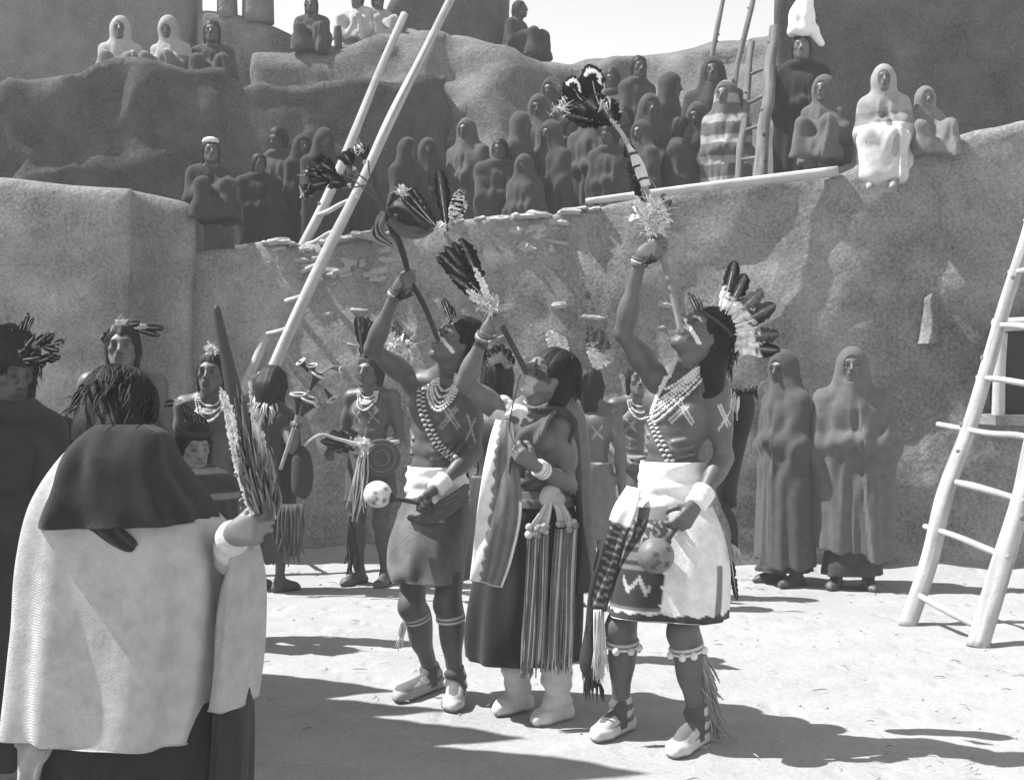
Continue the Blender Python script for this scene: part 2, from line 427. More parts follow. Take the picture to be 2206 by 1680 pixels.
def terrace(name, label, front, back, z0, m, res=0.12, amp=0.05, freq=0.9, smooth=3, nw=8):
    """front/back: stations (px, depth_at_base, top_py, batter). A solid mud-plastered mass: front face, roof, back and both ends."""
    fr = np.array(front, float); bk = np.array(back, float)
    def pos(st):
        px, dpt, ty, bat = st.T
        xb = (px - CX) * dpt / F; xt = (px - CX) * (dpt + bat) / F; zt = CAMH + (HY - ty) * (dpt + bat) / F
        return np.stack([xb, dpt, np.full_like(px, z0), xt, dpt + bat, zt], 1)
    A = pos(fr); B = pos(bk)
    L = np.sum(np.linalg.norm(np.diff(A[:, :2], axis=0), axis=1)); nu = max(12, int(L / res)); H = (A[:, 5] - z0).max(); nv = max(6, int(H / res))
    s = np.linspace(0, 1, len(A)); u = np.linspace(0, 1, nu)
    A = np.stack([np.interp(u, s, A[:, i]) for i in range(6)], 1); B = np.stack([np.interp(u, s, B[:, i]) for i in range(6)], 1)
    def pt(i, v, w):
        a = A[i, :3] * (1 - v) + A[i, 3:] * v; b = B[i, :3] * (1 - v) + B[i, 3:] * v; return a * (1 - w) + b * w
    import bmesh
    bm = bmesh.new(); cache = {}
    def vert(i, j, k):
        key = (i, j, k)
        if key not in cache:
            p = pt(i, j / nv, k / nw); q = p * freq
            dn = np.array(mnoise.noise_vector(tuple(q))) * amp + np.array(mnoise.noise_vector(tuple(q * 3.1))) * amp * 0.35
            dn += np.array(mnoise.noise_vector(tuple(q * 8.5))) * amp * 0.12
            if j == 0: dn[2] = 0
            cache[key] = bm.verts.new(tuple(p + dn))
        return cache[key]
    def face(*ks):
        try: bm.faces.new([vert(*k) for k in ks])
        except ValueError: pass
    for i in range(nu - 1):
        for j in range(nv):
            face((i, j, 0), (i + 1, j, 0), (i + 1, j + 1, 0), (i, j + 1, 0)); face((i, j, nw), (i, j + 1, nw), (i + 1, j + 1, nw), (i + 1, j, nw))
        for k in range(nw): face((i, nv, k), (i + 1, nv, k), (i + 1, nv, k + 1), (i, nv, k + 1))
    for j in range(nv):
        for k in range(nw):
            face((0, j, k), (0, j + 1, k), (0, j + 1, k + 1), (0, j, k + 1)); i = nu - 1
            face((i, j, k), (i, j, k + 1), (i, j + 1, k + 1), (i, j + 1, k))
    for _ in range(smooth): bmesh.ops.smooth_vert(bm, verts=[v for v in bm.verts if not v.is_boundary], factor=0.5, use_axis_x=True, use_axis_y=True, use_axis_z=True)
    me = bpy.data.meshes.new(name); bm.to_mesh(me); bm.free(); me.materials.append(m)
    me.polygons.foreach_set('use_smooth', np.ones(len(me.polygons), bool))
    o = bpy.data.objects.new(name, me); SC.collection.objects.link(o); ORG[o.name] = np.zeros(3)
    return tag(o, label, 'adobe wall' if 'wall' in name else 'adobe building')

w1 = [(300, 11.6, 556, .12), (500, 11.5, 530, .12), (560, 11.45, 517, .12), (640, 11.4, 522, .12), (760, 11.3, 510, .12), (900, 11.2, 482, .14), (1010, 11.1, 470, .14), (1130, 11.0, 464, .14),
      (1200, 10.95, 458, .14), (1300, 10.9, 442, .16), (1460, 10.75, 414, .16), (1650, 10.6, 392, .16), (1800, 10.5, 368, .16), (1940, 10.45, 330, .16), (2000, 10.42, 295, .16), (2060, 10.4, 290, .16), (2210, 10.35, 268, .16), (2420, 10.3, 250, .16)]
w1b = [(p, 16.5, 620 - 0.10 * (p - 430) if p < 1900 else 440, .1) for p, *_ in w1]
wall_main = terrace('adobe_wall', 'long rough mud plastered wall with stony ledge behind the dancers', w1, w1b, -0.05, M_WALL, res=0.06, amp=0.085, freq=1.5, smooth=1, nw=18)
# flat stones set in the wall and along its ledge
rg = random.Random(11)
def slab(mb, c, w, h, dpt, rot):
    n = 12; vs = []; rr = random.Random(int(abs(c[0] * 971 + c[2] * 577) * 100)); ko = [rr.uniform(.72, 1.12) for _ in range(n)]; kz = [rr.uniform(-.18, .18) for _ in range(n)]
    for k, s_ in ((0, .82), (1, 1.0), (2, .8)):
        for i in range(n):
            a = 2 * math.pi * i / n; q = ko[i] * rr.uniform(.94, 1.06)
            ca, sa = math.copysign(abs(math.cos(a)) ** .6, math.cos(a)), math.copysign(abs(math.sin(a)) ** .6, math.sin(a))
            vs.append((c[0] + w / 2 * s_ * ca * q, c[1] + dpt / 2 * s_ * sa * q, c[2] + ((k - 1) * .5 + kz[i]) * h + rot * .10 * ca * w))
    fs = [[k * n + i, k * n + (i + 1) % n, (k + 1) * n + (i + 1) % n, (k + 1) * n + i] for k in (0, 1) for i in range(n)] + [list(range(n))[::-1], list(range(2 * n, 3 * n))]
    mb.add(vs, fs)
def w1_at(px, py):
    a = np.array(w1); d0 = np.interp(px, a[:, 0], a[:, 1]); ty = np.interp(px, a[:, 0], a[:, 2]); ba = np.interp(px, a[:, 0], a[:, 3])
    zb = HY + CAMH * F / d0; t = min(1, max(0, (zb - py) / (zb - ty))); return P(px, py, d0 + ba * t)
mb = MB()
for px in np.arange(520, 1330, 26):                                      # ledge course
    if rg.random() < .25: continue
    ty = np.interp(px, [q[0] for q in w1], [q[2] for q in w1]); q = w1_at(px + rg.uniform(-8, 8), ty + rg.uniform(0, 6)); slab(mb, q + V3(0, .06, 0), rg.uniform(.09, .24), rg.uniform(.025, .05), .26, rg.uniform(-1, 1))
for (x0, x1, y0, y1, n) in ((620, 840, 535, 600, 14), (1000, 1240, 475, 540, 22), (560, 1000, 515, 600, 18), (1235, 1330, 560, 700, 7), (700, 780, 600, 745, 5), (1300, 1460, 640, 730, 4)):
    for i in range(n):
        px = rg.uniform(x0, x1); py = rg.uniform(y0, y1)
        if py < np.interp(px, [q[0] for q in w1], [q[2] for q in w1]) + 8: continue
        slab(mb, w1_at(px, py) + V3(0, .072, 0), rg.uniform(.06, .22), rg.uniform(.02, .06), .18, rg.uniform(-1, 1))
slab(mb, w1_at(1207, 658) + V3(0, .03, 0), .19, .05, .2, .3); slab(mb, w1_at(1283, 684) + V3(0, .03, 0), .22, .04, .2, -.2)
mb.obj('stone_course', M_STONE, wall_main, smooth=False)
# peeled lintel pole set along the ledge
mb = MB(); mb.tube([P(1262, 433, 10.72), P(1400, 417, 10.72), P(1560, 397, 10.72), P(1805, 368, 10.64)], [.022, .033, .036, .04], 10, smooth=20)
tag(mb.obj('roof_pole', M_WOODL, org=P(1262, 433, 10.72)), 'long pale peeled pole lying along the ledge of the wall', 'pole')

terrace('adobe_house', 'pale adobe house block with low flat roof at the left edge',
        [(-160, 11.15, 372, .12), (40, 11.1, 384, .12), (160, 11.05, 392, .12), (276, 11.0, 402, .12), (277, 11.45, 405, .12), (420, 11.42, 436, .12)], [(-160, 13.5, 430, 0), (40, 13.5, 430, 0), (160, 13.5, 440, 0), (282, 13.5, 450, 0), (284, 13.5, 450, 0), (440, 13.4, 480, 0)], -0.05, M_WALLL, res=0.09, amp=0.05, smooth=3, nw=20)
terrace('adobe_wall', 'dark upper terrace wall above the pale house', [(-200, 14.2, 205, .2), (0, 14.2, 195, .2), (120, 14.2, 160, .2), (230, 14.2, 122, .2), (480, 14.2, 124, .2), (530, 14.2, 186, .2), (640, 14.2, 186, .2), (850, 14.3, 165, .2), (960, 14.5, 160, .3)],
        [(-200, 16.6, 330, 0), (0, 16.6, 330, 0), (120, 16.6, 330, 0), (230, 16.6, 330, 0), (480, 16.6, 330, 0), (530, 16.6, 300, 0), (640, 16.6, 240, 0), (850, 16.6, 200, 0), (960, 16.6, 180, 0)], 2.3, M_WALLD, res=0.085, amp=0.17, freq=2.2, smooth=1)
terrace('mud_roof_mound', 'rounded pale earth roof rising against the sky', [(560, 15.3, 130, 1.6), (650, 15.2, 112, 1.8), (740, 15.0, 94, 2.0), (880, 14.9, 72, 2.2), (950, 14.9, 76, 2.2), (1080, 14.9, 110, 2.2), (1220, 15.0, 147, 2.2), (1300, 15.0, 127, 2.2), (1400, 15.0, 114, 2.2), (1650, 15.0, 78, 2.0), (1800, 15.0, 60, 2.0)],
        [(560, 19, 140, 0), (650, 19, 120, 0), (740, 19, 104, 0), (880, 19, 84, 0), (950, 19, 86, 0), (1080, 19, 118, 0), (1220, 19, 153, 0), (1300, 19, 135, 0), (1400, 19, 124, 0), (1650, 19, 90, 0), (1800, 19, 75, 0)], 2.3, M_MOUND, res=0.10, amp=0.2, freq=1.9, smooth=1)
terrace('adobe_house', 'grey upper house filling the top left corner', [(-220, 17.3, -260, .15), (100, 17.3, -250, .15), (428, 17.3, -240, .15)], [(-220, 22, -150, 0), (100, 22, -150, 0), (440, 22, -150, 0)], 2.3, M_WALLM, res=0.16, amp=0.06)
terrace('parapet_wall', 'low parapet sloping down in front of the sky, top left', [(425, 17.2, 20, .1), (500, 17.2, 26, .1), (570, 17.2, 48, .1), (625, 17.2, 70, .1), (665, 17.2, 88, .1)], [(425, 17.6, 20, .1), (500, 17.6, 26, .1), (570, 17.6, 48, .1), (625, 17.6, 70, .1), (665, 17.6, 88, .1)], 2.3, M_MOUND, res=0.08, amp=0.04, nw=4)
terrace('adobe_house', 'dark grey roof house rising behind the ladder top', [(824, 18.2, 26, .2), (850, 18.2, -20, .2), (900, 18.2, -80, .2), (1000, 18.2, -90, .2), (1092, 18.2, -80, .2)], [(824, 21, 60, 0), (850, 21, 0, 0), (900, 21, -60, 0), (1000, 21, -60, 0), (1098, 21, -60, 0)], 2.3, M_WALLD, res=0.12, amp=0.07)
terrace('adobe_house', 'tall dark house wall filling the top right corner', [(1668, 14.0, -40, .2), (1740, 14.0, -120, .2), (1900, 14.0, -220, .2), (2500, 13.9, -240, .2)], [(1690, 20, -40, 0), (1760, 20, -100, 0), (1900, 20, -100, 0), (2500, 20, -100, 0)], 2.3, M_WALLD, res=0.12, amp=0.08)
mb = MB(); mb.tube([P(556, 50, 17.4), P(556, -30, 17.4), P(557, -80, 17.4)], [.20, .19, .17], 10, smooth=8); tag(mb.obj('chimney_pot', M_WALLM, org=P(556, 50, 17.4)), 'stubby clay chimney standing on the left parapet', 'chimney')
mb = MB(); mb.tube([P(490, 40, 17.4), P(489, -20, 17.4), P(489, -70, 17.4)], [.13, .12, .11], 10, smooth=8); tag(mb.obj('chimney_pot', M_WALLM, org=P(490, 40, 17.4)), 'narrow clay chimney left of the stubby one', 'chimney')
mb = MB(); mb.tube([P(729, 105, 16.6), P(728, 75, 16.6), P(727, 56, 16.6)], [.045, .05, .04], 8, smooth=8); tag(mb.obj('roof_post', M_WOODD, org=P(729, 105, 16.6)), 'short dark post sticking up on the roof', 'post')

# stub shaped as a patch of light, and doorway, in the right wall
terrace('wall_light_patch', 'pale mud bump made for a patch of light on the wall right of the hooded pair', [(1980, 10.46, 648, .04), (2000, 10.40, 640, .06), (2022, 10.46, 646, .04)], [(1985, 10.8, 640, .1), (2006, 10.8, 640, .1), (2024, 10.8, 640, .1)], 1.72, M_WALLL, res=0.03, amp=0.06, freq=4)
dr = thing('doorway', 'dark doorway with pale jamb behind the right ladder', 'doorway', P(2230, 890, 10.15))
mb = MB(); 
def boxmb(mb, a, b):
    x0, y0, z0 = a; x1, y1, z1 = b
    v = [(x0, y0, z0), (x1, y0, z0), (x1, y1, z0), (x0, y1, z0), (x0, y0, z1), (x1, y0, z1), (x1, y1, z1), (x0, y1, z1)]
    mb.add(v, [[0, 3, 2, 1], [4, 5, 6, 7], [0, 1, 5, 4], [1, 2, 6, 5], [2, 3, 7, 6], [3, 0, 4, 7]])
pa = P(2166, 890, 10.12); boxmb(mb, (pa[0], 10.14, pa[2]), (pa[0] + .75, 10.5, P(0, 706, 10.12)[2])); mb.obj('doorway_shade_box', M_BLACK, dr, smooth=False)  # solid black box gives the shaded inside of the doorway as colour
mb = MB(); mb.tube([P(2150, 912, 10.1), P(2153, 800, 10.12), P(2158, 716, 10.14)], [.05, .045, .045], 8, smooth=14); mb.obj('jamb', M_WOODL, dr)
mb = MB(); mb.tube([P(2140, 700, 10.1), P(2330, 690, 10.1)], [.05, .05], 8, smooth=14); mb.obj('lintel', M_WOODL, dr)
mb = MB(); boxmb(mb, (pa[0] - .12, 9.98, P(0, 915, 10.0)[2]), (pa[0] + .8, 10.4, P(0, 893, 10.0)[2])); mb.obj('sill', M_WALLL, dr, smooth=False)

# ------------------------------------------------------------------ ladders
def ladder(label, rails, radii, rungs, rr=0.02, hang=(0.12, 0.1), wob=0.022, seed=0, group=None, m=None):
    g = .14 if m is not None else .40; m = M_WOODA
    r0 = [np.array(r, float) for r in rails]; rg = random.Random(seed)
    t = thing('pole_ladder', label, 'ladder', r0[0][0] * [1, 1, 0], group)
    for r, (ra, rb) in zip(r0, radii):
        n = 9; pts = []
        for i in range(n):
            q = lerp(r[0], r[1], i / (n - 1)) + (V3(rg.uniform(-1, 1), rg.uniform(-1, 1), 0) * wob if 0 < i < n - 1 else 0); pts.append(q)
        mb = MB(); mb.tube(pts, list(np.linspace(ra, rb, n) * [rg.uniform(.90, 1.10) for _ in range(n)]), 18, g, smooth=90)
        V = mb.v[0]; q = np.arange(len(V)); ring, ang = q // 18, q % 18; so_ = rg.random() * 50
        mb.c[0] = np.array([g * (1 + .55 * mnoise.noise((a_ * 1.9 + so_, r_ * .05, 1)) + .35 * mnoise.noise((a_ * 4.3, r_ * .12 + so_, 5))) for a_, r_ in zip(ang, ring)])
        for _ in range(7):
            k = rg.random(); c_ = lerp(r[0], r[1], k); rr_ = lerp(ra, rb, k); an = rg.uniform(0, 6.28); ax_ = nrm(r[1] - r[0]); x_ = nrm(np.cross(ax_, V3(0, 1, .2))); y_ = np.cross(ax_, x_)
            mb.ball(c_ + (x_ * math.cos(an) + y_ * math.sin(an)) * rr_ * .82, (rr_ * .34, rr_ * .34, rr_ * .42), g * .45, nu=10, nv=6)
        mb.obj('rail', m, t)
    for k in rungs:
        k0, k1, h0, h1 = k if not np.isscalar(k) else (k, k, hang[0] * rg.random(), hang[1] * rg.random())
        a = lerp(r0[0][0], r0[0][1], k0); b = lerp(r0[1][0], r0[1][1], k1); dv = nrm(b - a)
        mb = MB(); mb.tube([a - dv * h0, lerp(a, b, .3) + V3(0, 0, rg.uniform(-.012, .012)), lerp(a, b, .7) + V3(0, 0, rg.uniform(-.012, .012)), b + dv * h1], [rr * .85, rr * rg.uniform(.85, 1.1), rr, rr * .8], 8, [g, g * 1.1, g * .8, g * 1.1], smooth=16); mb.obj('rung', m, t)
    return t
dirR = V3(.93, .65, 2.35); a1 = GP(1953, 1345); a2 = GP(2104, 1390); a1[2] = a2[2] = -.02
ladder('heavy pale pole ladder standing in the sun at the right edge', [(a1, a1 + dirR * 1.33), (a2, a2 + dirR * 1.36)], [(.05, .04), (.06, .045)],
       [(.062, .035, .03, .05), (.18, .155, .13, .05), (.273, .25, .02, .05), (.375, .355, .32, .06), (.475, .45, .05, .06), (.58, .55, .05, .1), (.69, .67, .05, .1), (.8, .78, .05, .1)], rr=.021, seed=2)
b1 = P(352, 1150, 10.8); b2 = P(368, 1150, 10.2); b1[2] = b2[2] = 0
ladder('tall pale ladder of two long poles leaning over the ledge', [(b1, P(872, 30, 12.7)), (b2, P(985, -30, 12.2))], [(.05, .034), (.055, .036)], [.1, .2, .31, .385, .44, .49, .545, .6], rr=.02, seed=5, hang=(.1, .06))
c1 = P(1527, 150, 13.2); c2 = P(1588, 150, 13.0)
ladder('thin dark rails of a ladder top against the sky', [(P(1500, 330, 13.3), P(1565, -40, 13.9)), (P(1550, 330, 13.1), P(1628, -40, 13.7))], [(.028, .022), (.03, .024)], [.12, .3], rr=.014, seed=7, wob=.012, m=M_WOODG)
ladder('stout grey ladder climbing to the standing woman', [(P(1636, 392, 11.6), P(1668, 60, 12.6)), (P(1590, 392, 11.9), P(1620, 90, 12.8))], [(.062, .045), (.036, .03)], [.15, .35, .55, .75], rr=.016, seed=9, wob=.01, m=M_WOODG)

# unseen block added off the left edge, shaped to shade near ground and crowd
def shade_block():
    st = ((5.0, 5.3), (5.2, 4.7), (5.35, 5.0), (5.5, 4.3), (5.62, 4.75), (5.85, 4.3), (5.95, 3.6), (6.1, 4.1), (6.25, 3.75), (6.4, 3.2), (6.52, 3.7), (6.7, 2.85), (6.85, 3.3), (7.0, 3.0), (7.15, 2.5), (7.25, 2.0))
    vs, fs = [], []
    for d, h in st:
        for k in range(7):
            z = h * min(1, k / 5); x = -2.85 if k < 6 else -5.0; vs.append((x + (-.06 if k == 5 else 0) + .03 * mnoise.noise((d * 3, k, 0)), d, z))
        vs.append((-5.0, d, 0))
    for i in range(len(st) - 1):
        for k in range(7): a = i * 8 + k; fs.append([a, a + 8, a + 9, a + 1])
    fs.append(list(range(8))); fs.append([(len(st) - 1) * 8 + k for k in range(8)][::-1])
    o = mesh_obj('adobe_house', vs, fs, M_WALLL, smooth=False); tag(o, 'added mud block unseen beyond the left edge, shaped to shade the near ground', 'adobe building')  # added shade block, only shares the houses' object name
shade_block()

# ------------------------------------------------------------------ figures
from mathutils.bvhtree import BVHTree
def frame(f, u):
    """columns: left, forward, up"""
    f = nrm(f); u = nrm(np.asarray(u, float) - f * (np.asarray(u, float) @ f)); l = np.cross(f, -u) * -1.0
    l = np.cross(u, f)
    return np.stack([l, f, u], 1)
def head_sdf(S, c, R, s=1.0, ears=True, neck=None, nr=0.055):
    T = lambda x, y, z: c + R @ (np.array([x, y, z]) * s)
    def E(x, y, z, a, b, d_, k=.02, sub=False): S.ell(T(x, y, z), np.array([a, b, d_]) * s, R, k * s, sub)
    def C(p, q, ra, rb, k=.02, sub=False): S.cone(T(*p), T(*q), ra * s, rb * s, k * s, sub)
    E(0, -.014, .038, .073, .092, .080); E(0, .025, -.012, .060, .064, .078, .03)
    for m in (-1, 1):
        C((m * .050, .0, -.045), (m * .018, .072, -.096), .020, .019, .03)
        E(m * .044, .056, -.012, .022, .020, .016, .02)
    E(0, .070, -.094, .021, .017, .017, .025); E(0, .072, -.055, .034, .026, .030, .02); C((0, .036, -.090), (0, -.004, -.110), .024, .040, .035); C((-.026, .042, -.076), (.026, .042, -.076), .021, .021, .025)
    C((-.036, .078, .032), (.036, .078, .032), .014, .014, .02)
    for m in (-1, 1): E(m * .031, .101, .010, .019, .018, .0115, .012, True)
    for m in (-1, 1): E(m * .031, .077, .009, .0135, .0135, .0125, .006)
    C((0, .086, .028), (0, .117, -.022), .0095, .0145, .012)
    for m in (-1, 1): E(m * .013, .099, -.027, .011, .012, .009, .008)
    C((-.021, .094, -.050), (.021, .094, -.050), .0095, .0095, .006); C((-.018, .093, -.0655), (.018, .093, -.0655), .0100, .0100, .006)
    C((-.027, .106, -.0578), (.027, .106, -.0578), .0045, .0045, .004, True); C((-.022, .104, -.081), (.022, .104, -.081), .009, .009, .012, True)
    if ears:
        for m in (-1, 1):
            E(m * .071, -.008, -.006, .010, .016, .027, .008); E(m * .081, -.002, -.002, .005, .008, .014, .005, True)
    if neck is not None:
        S.cone(T(0, -.022, -.05), neck, nr * s, nr * 1.15 * s, .04)
def head_col(V, c, R, s, base):
    q = (V - c) @ R / s; col = np.full(len(V), base); hd = (np.abs(q) < .16).all(1)
    x = np.abs(q[:, 0])
    def spot(cx, cy, cz, r): return (((x - cx) / r[0]) ** 2 + ((q[:, 1] - cy) / r[1]) ** 2 + ((q[:, 2] - cz) / r[2]) ** 2) < 1
    col[hd & spot(.031, .09, .009, (.017, .03, .0085))] = base * .35
    col[hd & spot(.033, .09, .036, (.024, .03, .006))] = base * .3
    col[hd & spot(.0, .1, -.0575, (.026, .03, .004))] = base * .35
    col[hd & spot(.010, .105, -.037, (.006, .03, .005))] = base * .3
    return col
def hair_obj(parent, c, R, s=1.0, style='bob', g=M_HAIR, vox=.007, seed=0, wisps=70, length=.12, strands=0):
    S = SDF(); T = lambda x, y, z: c + R @ (np.array([x, y, z]) * s)
    def E(x, y, z, a, b, d_, k=.03, sub=False): S.ell(T(x, y, z), np.array([a, b, d_]) * s, R, k * s, sub)
    E(0, -.022, .045, .087, .100, .089)
    L = length
    if style in ('bob', 'long'):
        hg = nrm(-R[:, 2] * .25 + V3(0, 0, -1.0)) * s; yb = -.05 if R[2, 1] > .25 else -.012
        for m in (-1, 1): S.cone(T(m * .062, yb, .0), T(m * .064, yb - .012, .0) + hg * L, .034 * s, .024 * s, .03)
        E(0, -.07, -.02, .082, .050, .09); S.cone(T(-.03, -.075, -.03), T(-.03, -.075, -.03) + hg * L, .045 * s, .035 * s, .03); S.cone(T(.03, -.075, -.03), T(.03, -.075, -.03) + hg * L, .045 * s, .035 * s, .03)
    elif style == 'crop':
        E(0, -.066, -.03, .080, .054, .085)
    E(0, .125, -.055, .066, .10, .105, .02, True)
    rg = random.Random(seed); ph = [rg.uniform(0, 6) for _ in range(6)]
    def disp(p):
        q = (p - c) @ R / s; a = np.arctan2(q[:, 0], -q[:, 1])
        return s * (.0016 * np.sin(a * 23 + ph[0] + 9 * q[:, 2]) + .0012 * np.sin(a * 41 + ph[1] - 14 * q[:, 2]) + .003 * np.sin(a * 7 + ph[2] + 18 * q[:, 2]))
    v, f = S.mesh(vox, disp)
    mb = MB(); mb.add(v, f.tolist(), .02)
    for i in range(int(wisps * 2.2)):
        a = rg.uniform(-2.5, 2.5); el = rg.uniform(-.2, 1.2)
        b0 = T(.085 * math.sin(a) * math.cos(el), -.022 - .098 * math.cos(a) * math.cos(el), .045 + .085 * math.sin(el))
        if abs(a) > 1.9 and el < .4: continue
        o = nrm(b0 - c); dn = nrm(-R[:, 2] * .4 + V3(0, 0, -1)) if style != 'crop' else nrm(-R[:, 2] * .7 - R[:, 1] * .3)
        ll = rg.uniform(.05, .12) * s * (1.3 if style == 'long' else 1)
        p1 = b0 + o * .006 + dn * ll * .5 + np.array([rg.uniform(-1, 1) for _ in range(3)]) * .012
        p2 = b0 + o * rg.uniform(.0, .018) + dn * ll + np.array([rg.uniform(-1, 1) for _ in range(3)]) * .018
        mb.tube([b0 - o * .004, p1, p2], [.0035 * s, .0028 * s, .0006], 4, smooth=6)
    for i in range(strands):                                # combed strands lying on the head
        a = rg.uniform(-2.2, 2.2); pts = []; e0 = rg.uniform(.2, 1.35); e1 = e0 - rg.uniform(.5, 1.3)
        for el in np.linspace(e0, max(e1, -.55), 7):
            k = 1.022 + .014 * math.sin(i + el * 6); aa = a + .12 * math.sin(i * 1.7 + el * 3); pts.append(T(.087 * k * math.sin(aa) * math.cos(el), -.022 - .100 * k * math.cos(aa) * math.cos(el), .045 + .089 * k * math.sin(el)))
        mb.tube(pts, [.0008 * s, .0018 * s, .0022 * s, .0022 * s, .002 * s, .0015 * s, .0005], 4)
    return mb.obj('hair', g, parent)
def hand_sdf(S, Wr, d_, n_, th, curl=(60, 80, 45), sc=1.0, thumb='wrap', spread=0.0):
    """Wr wrist, d_ towards the knuckles, n_ palm normal, th: +1 right hand, -1 left hand"""
    d_ = nrm(d_); n_ = nrm(np.asarray(n_, float) - d_ * (np.asarray(n_, float) @ d_)); sT = np.cross(d_, n_) * th
    K = []
    for i, (off, ln, fwd) in enumerate(((.030, .94, .082), (.010, 1.03, .087), (-.010, .97, .083), (-.028, .80, .076))):
        k = Wr + d_ * fwd * sc + sT * off * sc; K.append(k)
        S.cone(Wr + d_ * .012 * sc + sT * off * .55 * sc, k, .0165 * sc, .0125 * sc, .016)
        a = 0; p = k
        for j, L_ in enumerate((.041, .027, .022)):
            c_ = curl[j] * (1 + .12 * (i - 1) * (1 if curl[0] > 30 else .6)); a += math.radians(c_)
            q = p + (d_ * math.cos(a) + n_ * math.sin(a) + sT * spread * (1.5 - i) * .1) * L_ * ln * sc
            S.cone(p, q, (.0105, .0095, .0085)[j] * sc, (.0095, .0085, .0072)[j] * sc, .004); p = q
    b = Wr + d_ * .022 * sc + sT * .022 * sc + n_ * .006 * sc
    dirs = {'wrap': ((.62, .55, .5), (.55, .1, .85), (.2, -.45, .85)), 'relax': ((.7, .6, .35), (.9, .25, .3), (.95, .05, .3))}[thumb]
    for j, (L_, r0, r1) in enumerate(((.042, .017, .012), (.033, .0115, .0105), (.026, .0105, .008))):
        q = b + nrm(d_ * dirs[j][0] + sT * dirs[j][1] + n_ * dirs[j][2]) * L_ * sc; S.cone(b, q, r0 * sc, r1 * sc, .006); b = q
def foot_sdf(S, an, toe, s=1.0, inf=0.0):
    an = np.asarray(an, float); toe = np.asarray(toe, float); fd = nrm((toe - an) * [1, 1, 0])
    heel = np.array([an[0], an[1], 0]) - fd * .035 * s
    sd = np.array([-fd[1], fd[0], 0])
    S.cone(an, heel + [0, 0, .036 * s], .036 * s + inf, .034 * s + inf, .03)
    ball = toe * [1, 1, 0] - fd * .045 * s + [0, 0, .028 * s]
    S.cone(an + fd * .02 * s - [0, 0, .01], ball + [0, 0, .012 * s], .036 * s + inf, .026 * s + inf, .03)
    for m in (-1, 1): S.cone(heel + [0, 0, .03 * s] + sd * m * .006, ball + sd * m * .022 * s, .028 * s + inf, .024 * s + inf, .025)
    S.cone(ball + sd * .012, toe * [1, 1, 0] + [0, 0, .022 * s] + sd * .006, .024 * s + inf, .019 * s + inf, .02); S.cone(ball - sd * .018, toe * [1, 1, 0] + [0, 0, .02 * s] - fd * .018 - sd * .02, .022 * s + inf, .016 * s + inf, .02)
def body_sdf(J, s=1.0, arms=('L', 'R'), legs=True, feet=True, female=False, head=True, fat=1.0):
    S = SDF(); up = nrm(J['neck'] - J['pelvis']); lat = nrm(J['shL'] - J['shR']); lat = nrm(lat - up * (lat @ up)); fw = np.cross(lat, up); R = np.stack([lat, fw, up], 1)
    w = fat * s
    ch, wa, pe, ne = J['chest'], J['waist'], J['pelvis'], J['neck']
    S.ell(ch, np.array([.150, .100, .165]) * w, R, .05); S.ell(ch + up * .07 * s, np.array([.155, .088, .085]) * w, R, .06)
    S.ell(wa, np.array([.124, .088, .13]) * w, R, .06); S.ell(pe, np.array([.148, .108, .12]) * w, R, .06)
    for m in (-1, 1):
        S.ell(ch + lat * m * .072 * s + fw * .058 * s + up * .045 * s, np.array([.074, .042, .056]) * w, R, .022)
        S.cone(ne + lat * m * .02 * s + fw * .045 * s - up * .015 * s, (J['shL'] if m > 0 else J['shR']) + fw * .035 * s + up * .015 * s, .013 * s, .014 * s, .02)
        S.cone(ne + lat * m * .012 + up * .045 * s, (J['shL'] if m > 0 else J['shR']) - lat * m * (.03 if arms else .07) + up * (.012 if arms else -.02), .036 * s, (.044 if arms else .03) * s, .05)
        S.ell(ch + lat * m * .075 * s - fw * .062 * s + up * .05 * s, np.array([.065, .03, .085]) * w, R, .04)
    for k in range(3):
        for m in (-1, 1): S.ell(lerp(ch, wa, .55 + .32 * k) + lat * m * .034 * s + fw * .083 * s, np.array([.034, .016, .028]) * s, R, .012)
    for m in (-1, 1):
        for k in range(3): S.cone(ch + lat * m * .128 * s + fw * (.045 - .01 * k) * s - up * (.06 + .032 * k) * s, ch + lat * m * .07 * s + fw * .088 * s - up * (.09 + .034 * k) * s, .009 * s, .008 * s, .014)
    S.cone(ch + fw * .03 - up * .06 * s, wa + fw * .045 * s - up * .03, .06 * w, .055 * w, .05)
    for m in 'LR':
        sh, hp = J['sh' + m], J['hi' + m]
        if m in arms:
            S.ell(sh, np.array([.058, .060, .066]) * s, R, .05)
            el, wr = J['el' + m], J['wr' + m]
            S.cone(sh, el, .049 * s, .036 * s, .03); mid = lerp(sh, el, .48); S.ell(mid, np.array([.046, .046, .07]) * s, frame(nrm(np.cross(el - sh, V3(.3, .5, .1))), nrm(el - sh)), .04)
            S.cone(el, wr, .036 * s, .0245 * s, .02); S.ell(lerp(el, wr, .27), np.array([.042, .040, .075]) * s, frame(nrm(np.cross(wr - el, V3(.3, .5, .1))), nrm(wr - el)), .03)
        if legs:
            kn, an = J['kn' + m], J['an' + m]
            S.cone(hp, kn, .088 * w, .056 * s, .05); S.ell(kn + fw * .012, np.array([.053, .055, .06]) * s, R, .03)
            S.cone(kn, an, .052 * s, .034 * s, .03); S.ell(lerp(kn, an, .3) - fw * .018 * s, np.array([.050, .052, .11]) * s, R, .04)
            if feet: foot_sdf(S, an, J['toe' + m], s)
    if head: head_sdf(S, J['head'], J['hR'], J.get('hs', 1.0), neck=J['neck'] + up * .02)
    return S, R
def snap_bvh(v, f): return BVHTree.FromPolygons([tuple(x) for x in v], [tuple(int(i) for i in q) for q in f])
CAMP = Vector((0, 0, CAMH))
